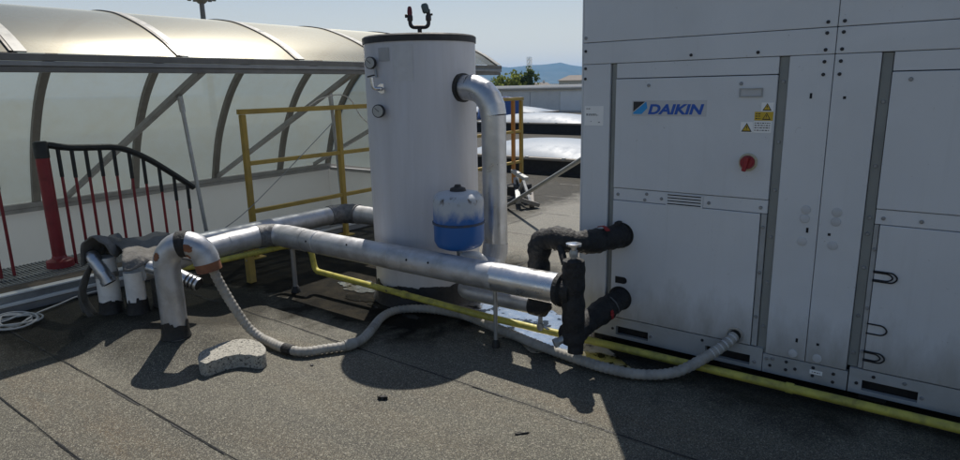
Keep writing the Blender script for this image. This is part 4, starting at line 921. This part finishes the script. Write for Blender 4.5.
# dome skylights on the far roof
M['dome_frame'] = mat('beige_dome_frame', (.36, .31, .25), .6, 0, (.22, .19, .15), .5, 5)
def dome(x0, x1, y0, y1, zc, h, label):
    t = thing('dome_skylight', ((x0+x1)/2, (y0+y1)/2, 0), label, 'skylight', 'dome skylights on the roof behind')
    m = MB(); m.box(x0+.06, x1-.06, y0+.06, y1-.06, 0, zc-.05); m.box(x0-.02, x1+.02, y0-.02, y1+.02, 0.002, .03); m.build('upstand', M['curb'], t)
    m = MB(); m.box(x0, x1, y0, y1, zc-.048, zc); m.build('frame', M['dome_frame'], t, bevel=.006)
    m = MB(); nu, nv = 40, 18; vs = []
    for i in range(nu+1):
        for j in range(nv+1):
            u = -1+2*i/nu; v = -1+2*j/nv; k = max(0, (1-abs(u)**2.2)*(1-abs(v)**2.2))**.7 
            vs.append((x0+.08+(x1-x0-.16)*(u+1)/2, y0+.08+(y1-y0-.16)*(v+1)/2, zc+.004+h*k*(1-.25*abs(v)**2)))
    m.add(vs, [(i*(nv+1)+j, (i+1)*(nv+1)+j, (i+1)*(nv+1)+j+1, i*(nv+1)+j+1) for i in range(nu) for j in range(nv)]); m.build('dome', M['dome'], t, smooth=60)
    m = MB(); rn = random.Random(int(x0*10))
    for x in [x0+.2+k*(x1-x0-.4)/4 for k in range(5)]: m = MB(); m.box(x-.03, x+.03, y0-.012, y0+.05, zc-.03, zc+.016); m.build('clip', M['steel'], t)
dome(-8.3, -4.7, 10.1, 12.3, .31, .27, 'near white dome skylight on a dark upstand beside the chiller edge')
dome(-14.6, -9.7, 19.0, 21.2, .38, .30, 'farther white dome skylight in front of the grey facade')
dome(-22.4, -16.6, 26.8, 29.0, .38, .30, 'farthest dome skylight half hidden behind the yellow railing')

# grey hall closing the roof, blue sheet in front of it
hb = thing('grey_hall', (-18, 38, -7), 'low grey panelled hall with flat pale roof edge beyond the domes', 'building')
m = MB(); m.box(-44, 2, 36.05, 46, -7, 1.42); m.build('wall', M['far_panel'], hb)
m = MB()
for k in range(6): x = -20.6+k*2.6; m.box(x, x+2.56, 35.98, 36.04, .1, 1.28)
m.build('pale_cladding', M['far_panel2'], hb)
m = MB()
for k in range(10): x = -43+k*2.24; m.box(x, x+2.2, 35.99, 36.04, .1, 1.28)
m.build('cladding', M['far_panel'], hb)
m = MB(); m.box(-44.2, 2.2, 35.8, 46.2, 1.43, 1.53); m.build('roof_edge', M['far_white'], hb)
m = MB(); m.box(-30, -18, 38, 44, 1.54, 1.72); m.build('roof_light', M['far_panel2'], hb)
m = MB(); vs = []
for i in range(13):
    for j in range(7): vs.append((-19.6+2.4*i/12, 26.2-.25*sin(i*.5)-.3*(1-j/6), .02+1.1*j/6+.05*sin(i*1.1)))
m.add(vs, [(i*7+j, i*7+j+1, (i+1)*7+j+1, (i+1)*7+j) for i in range(12) for j in range(6)])
o = m.build('blue_sheet', M['tarp'], smooth=60); q = o.modifiers.new('solid', 'SOLIDIFY'); q.thickness = .03
tag(o, 'blue sheet standing on the far roof behind the yellow railing', 'sheet')

# far neighbourhood
def house(x, y, w, d, h, rh, label, rot=0, name='house', wm='far_white', rm='tile', group=None, wins=3):
    t = thing(name, (x, y, -7), label, 'house' if name == 'house' else 'building', group); t.rotation_euler.z = rot
    def loc(m, nm, mt, par=t):
        me_o = m.build(nm, M[mt], None, origin=(0, 0, 0)); me_o.parent = par; return me_o
    m = MB(); m.box(-w/2, w/2, -d/2, d/2, 0, h); loc(m, 'wall', wm)
    m = MB()
    if rh > 0:
        m.add([(-w/2-.4,-d/2-.5,h),(w/2+.4,-d/2-.5,h),(w/2+.4,d/2+.5,h),(-w/2-.4,d/2+.5,h),(-w/2+w*.22,0,h+rh),(w/2-w*.22,0,h+rh)], [(0,1,5,4),(1,2,5),(2,3,4,5),(3,0,4),(0,3,2,1)])
    else: m.box(-w/2-.3, w/2+.3, -d/2-.3, d/2+.3, h+.01, h+.4)
    ro = loc(m, 'roof', rm)
    if rh > 0: m = MB(); m.box(w*.12, w*.12+.7, -.3, .4, h+rh*.5, h+rh+.7); loc(m, 'chimney', wm, ro)
    for lv in range(int(h//3)):
        for k in range(wins):
            xc = -w/2+w*(k+.5)/wins; m = MB(); m.box(xc-.7, xc+.7, -d/2-.06, -d/2-.01, h-2.2-lv*3, h-.8-lv*3); f_ = loc(m, 'window', 'far_white' if wm != 'far_white' else 'far_panel')
            m = MB(); m.box(xc-.58, xc+.58, -d/2-.09, -d/2-.062, h-2.08-lv*3, h-.92-lv*3); loc(m, 'pane', 'glass_dark', f_)
house(-77.5, 146, 11, 10, 10.0, 1.3, 'pale house with dark windows and low brown roof at the chiller edge', rad(29), wins=3)
house(-122, 205, 12, 9, 9.2, 0, 'small grey block left of the pale house behind the grey hall', rad(28), 'building', 'far_panel', 'far_panel2')
house(-128, 252, 16, 10, 9.8, 1.5, 'distant low house among the haze behind the trees', rad(32), 'house', 'far_white', 'tile')
house(-176, 300, 18, 12, 9.6, 0, 'distant flat roofed block seen between tree and house', rad(30), 'building', 'far_white', 'far_panel', wins=5)
house(-150, 262, 24, 12, 9.3, 0, 'long low pale block right of the slim tree under the hills', rad(26), 'building', 'far_white', 'far_panel2', wins=6)
house(-112, 182, 9, 8, 8.7, 1.3, 'small dark roofed house half behind the grey hall edge', rad(30), 'house', 'far_panel', 'tile', wins=2)
house(-60, 175, 20, 12, 9.5, 1.8, 'wide distant house hidden behind the chiller corner', rad(20), 'house', 'far_white', 'tile', wins=5)
house(-215, 240, 22, 14, 10, 2.0, 'wide distant house behind the skylight vault', rad(42), 'house', 'far_white', 'tile', wins=5)

def leaf_mat(name, c1, c2):
    m, t, out = nt(name); n1 = noise(t, .9, 5, .6, pos(t)); c = mix(t, ramp(t, n1.outputs[0], [(.38, 0.), (.65, 1.)]).outputs[0], c1, c2)
    d = N(t, 'ShaderNodeBsdfDiffuse'); q = N(t, 'ShaderNodeBsdfTranslucent'); x = N(t, 'ShaderNodeMixShader'); x.inputs[0].default_value = .5
    t.links.new(c, d.inputs[0]); t.links.new(c, q.inputs[0]); t.links.new(d.outputs[0], x.inputs[1]); t.links.new(q.outputs[0], x.inputs[2]); t.links.new(x.outputs[0], out.inputs[0]); return m
M['leaf'] = leaf_mat('poplar_leaves', (.22, .25, .06), (.11, .14, .035)); M['leaf_dark'] = leaf_mat('dark_leaves', (.11, .15, .05), (.06, .09, .03))
def tree(x, y, base, h, cr, ch_, label, seed, leaf='leaf', n=2600, size=.40, group=None, slim=1.):
    rn = random.Random(seed); t = thing('tree', (x, y, base), label, 'tree', group)
    m = MB(); b = V((x, y, base)); top = b+V((rn.uniform(-.3, .3), rn.uniform(-.3, .3), h*.8))
    m.tube([b, b+(top-b)*.5+V((.1, .1, 0)), top], .2, 8, rf=lambda d, i: (.26, .17, .05)[i])
    limbs = []
    for k in range(9):
        s_ = b+(top-b)*rn.uniform(.35, .9); a = rn.uniform(0, 6.28); e_ = s_+V((cos(a)*cr*.8, sin(a)*cr*.8, ch_*rn.uniform(.12, .35))); limbs.append(e_)
        m.tube([s_, (s_+e_)/2+V((0, 0, .2)), e_], .06, 6, rf=lambda d, i: (.08, .05, .02)[i])
    m.build('trunk', M['bark'], t, smooth=60)
    m = MB(); c = b+V((0, 0, h-ch_/2)); cl_ = []
    while len(cl_) < 34:
        p = V((rn.uniform(-1, 1), rn.uniform(-1, 1), rn.uniform(-1, 1)))
        if p.length <= 1: cl_.append(c+V((p.x*cr*slim, p.y*cr*slim, p.z*ch_/2)))
    for k in range(n):
        q = rn.choice(cl_)+V((rn.gauss(0, 1), rn.gauss(0, 1), rn.gauss(0, 1.2)))*cr*.17
        u = V((rn.uniform(-1, 1), rn.uniform(-1, 1), rn.uniform(-1, 1))).normalized(); w = u.orthogonal().normalized(); z = size*rn.uniform(.5, 1.2)
        m.add([q-u*z*.5, q+w*z*.3, q+u*z*.5, q-w*z*.3], [(0, 1, 2, 3)])
    m.build('crown', M[leaf], t)
G = 'trees beyond the grey hall'
tree(-40.9, 59.0, -7, 9.9, 1.9, 4.2, 'bushy light green tree beside the vertical clad pipe, left of its neighbour', 1, group=G)
tree(-39.8, 60.2, -7, 10.0, 1.6, 4.0, 'bushy light green tree in the middle of the clump', 2, group=G)
tree(-38.7, 60.9, -7, 10.6, 1.0, 5.2, 'slim upright dark green tree at the right of the clump', 3, 'leaf_dark', 2200, .34, G)
tree(-41.8, 58.0, -7, 9.1, 1.5, 4.0, 'low dark tree at the left of the clump', 4, 'leaf_dark', 2000, .36, G)
tree(-37.6, 60.8, -7, 9.0, 1.0, 3.4, 'small low bush right of the slim dark tree', 5, 'leaf', 700, .3, G)
tw = thing('lattice_tower', (-92, 144, -7), 'thin pale tower rising behind the trees', 'tower')
m = MB()
for sx, sy in ((-.5, -.5), (.5, -.5), (.5, .5), (-.5, .5)): m.bar((-92+sx, 144.5+sy, -7), (-92+sx*.8, 144.5+sy*.8, 9.3), .16)
m.build('mast_legs', M['far_panel2'], tw)
m = MB()
for k in range(16): z = -7+k; m.bar((-92.5, 144, z), (-91.5, 144, z+1), .1); m.bar((-91.5, 145, z), (-92.5, 145, z+1), .1); m.bar((-92.5, 144, z), (-92.5, 145, z+1), .1)
m.build('bracing', M['far_panel2'], tw)
ms = thing('light_mast', (-58.8, 34.8, -7), 'tall dark mast with a ring of lamps above the skylight vault', 'mast')
m = MB(); m.tube([(-58.8, 34.8, -7), (-58.8, 34.8, 10.5)], .3, 12, rf=lambda d, i: (.42, .22)[i]); m.build('pole', M['alu_dark'], ms, smooth=40)
m = MB(); m.lathe((-58.8, 34.8, 10.25), [(.3, -.3), (.75, .1), (.9, .3), (.5, .5)], 16); m.build('crown_ring', M['alu_dark'], ms, smooth=30)
for k in range(10):
    a = 2*pi*k/10; c = V((-58.8+1.15*cos(a), 34.8+1.15*sin(a), 10.35)); m = MB()
    m.bar(c-V((cos(a)*.5, sin(a)*.5, -.1)), c, .08); m.box(c.x-.13, c.x+.13, c.y-.13, c.y+.13, c.z-.12, c.z+.35); m.build('lamp', M['alu_dark'], ms)

# haze, outside of which only the sky lies
hz = MB(); hz.box(-6400, 6400, -2500, 6600, -8.2, 190)
ho_ = hz.build('haze', M['ink'], None, origin=(0, 0, 0)); tag(ho_, None, None, None, 'stuff')
hm = bpy.data.materials.new('air_haze'); hm.use_nodes = True; t = hm.node_tree; t.nodes.clear()
o_ = t.nodes.new('ShaderNodeOutputMaterial'); pv = t.nodes.new('ShaderNodeVolumePrincipled')
pv.inputs['Color'].default_value = (.19, .50, 1, 1); pv.inputs['Density'].default_value = 1.5e-4; pv.inputs['Anisotropy'].default_value = .2
t.links.new(pv.outputs[0], o_.inputs['Volume']); ho_.data.materials.clear(); ho_.data.materials.append(hm)
try: hm.cycles.homogeneous_volume = True
except Exception: pass

# ------------------------------------------------------------------ light, sky, camera
AZ = Vector((-.59, .807, 0)); EL = rad(57)
sd = AZ*cos(EL) + V((0, 0, sin(EL)))
su = bpy.data.lights.new('sun', 'SUN'); su.energy = 4.8; su.angle = rad(.53); su.color = (1, .94, .85)
so_ = bpy.data.objects.new('sun', su); COL.objects.link(so_); so_.rotation_euler = sd.to_track_quat('Z', 'Y').to_euler(); so_.location = (-20, 30, 40)
w = bpy.data.worlds.new('World'); S.world = w; w.use_nodes = True
t = w.node_tree; bg = t.nodes['Background']; sk = t.nodes.new('ShaderNodeTexSky'); sk.sky_type = 'NISHITA'; sk.sun_disc = False
sk.sun_elevation = EL; sk.sun_rotation = math.atan2(AZ.x, AZ.y); sk.air_density = 1.0; sk.dust_density = .7; sk.ozone_density = 1.2; sk.altitude = 50
tc = t.nodes.new('ShaderNodeTexCoord'); sz = t.nodes.new('ShaderNodeSeparateXYZ'); t.links.new(tc.outputs['Generated'], sz.inputs[0])
mr = t.nodes.new('ShaderNodeMapRange'); t.links.new(sz.outputs[2], mr.inputs[0]); mr.inputs[1].default_value = .30; mr.inputs[2].default_value = 0
pw = t.nodes.new('ShaderNodeMath'); pw.operation = 'POWER'; t.links.new(mr.outputs[0], pw.inputs[0]); pw.inputs[1].default_value = 1.8
mu = t.nodes.new('ShaderNodeMath'); mu.operation = 'MULTIPLY'; t.links.new(pw.outputs[0], mu.inputs[0]); mu.inputs[1].default_value = .9
mx = t.nodes.new('ShaderNodeMix'); mx.data_type = 'RGBA'; t.links.new(mu.outputs[0], mx.inputs[0]); t.links.new(sk.outputs[0], mx.inputs[6]); mx.inputs[7].default_value = (11.8, 10.6, 8.4, 1)   # milky air low over the horizon
t.links.new(mx.outputs[2], bg.inputs[0]); bg.inputs[1].default_value = .079

YAW, PIT, ROL = rad(37.1), rad(12.66), rad(1.2)
fw = V((-sin(YAW)*cos(PIT), cos(YAW)*cos(PIT), -sin(PIT))); r0 = V((cos(YAW), sin(YAW), 0)); u0 = r0.cross(fw)
R_ = r0*cos(ROL)-u0*sin(ROL); U_ = u0*cos(ROL)+r0*sin(ROL)
cam = bpy.data.cameras.new('camera'); co = bpy.data.objects.new('camera', cam); COL.objects.link(co)
cam.sensor_width = 36; cam.lens = 632/960*36; cam.clip_start = .05; cam.clip_end = 20000
co.matrix_world = Matrix(((R_.x, U_.x, -fw.x, 0), (R_.y, U_.y, -fw.y, 0), (R_.z, U_.z, -fw.z, 1.6), (0, 0, 0, 1)))
S.camera = co
vs_ = S.view_settings; vs_.view_transform = 'Standard'; vs_.look = 'None'; vs_.exposure = 0; vs_.gamma = 1; vs_.use_curve_mapping = False
S.cycles.max_bounces = 10; S.cycles.transmission_bounces = 8; S.cycles.diffuse_bounces = 5; S.cycles.volume_bounces = 1
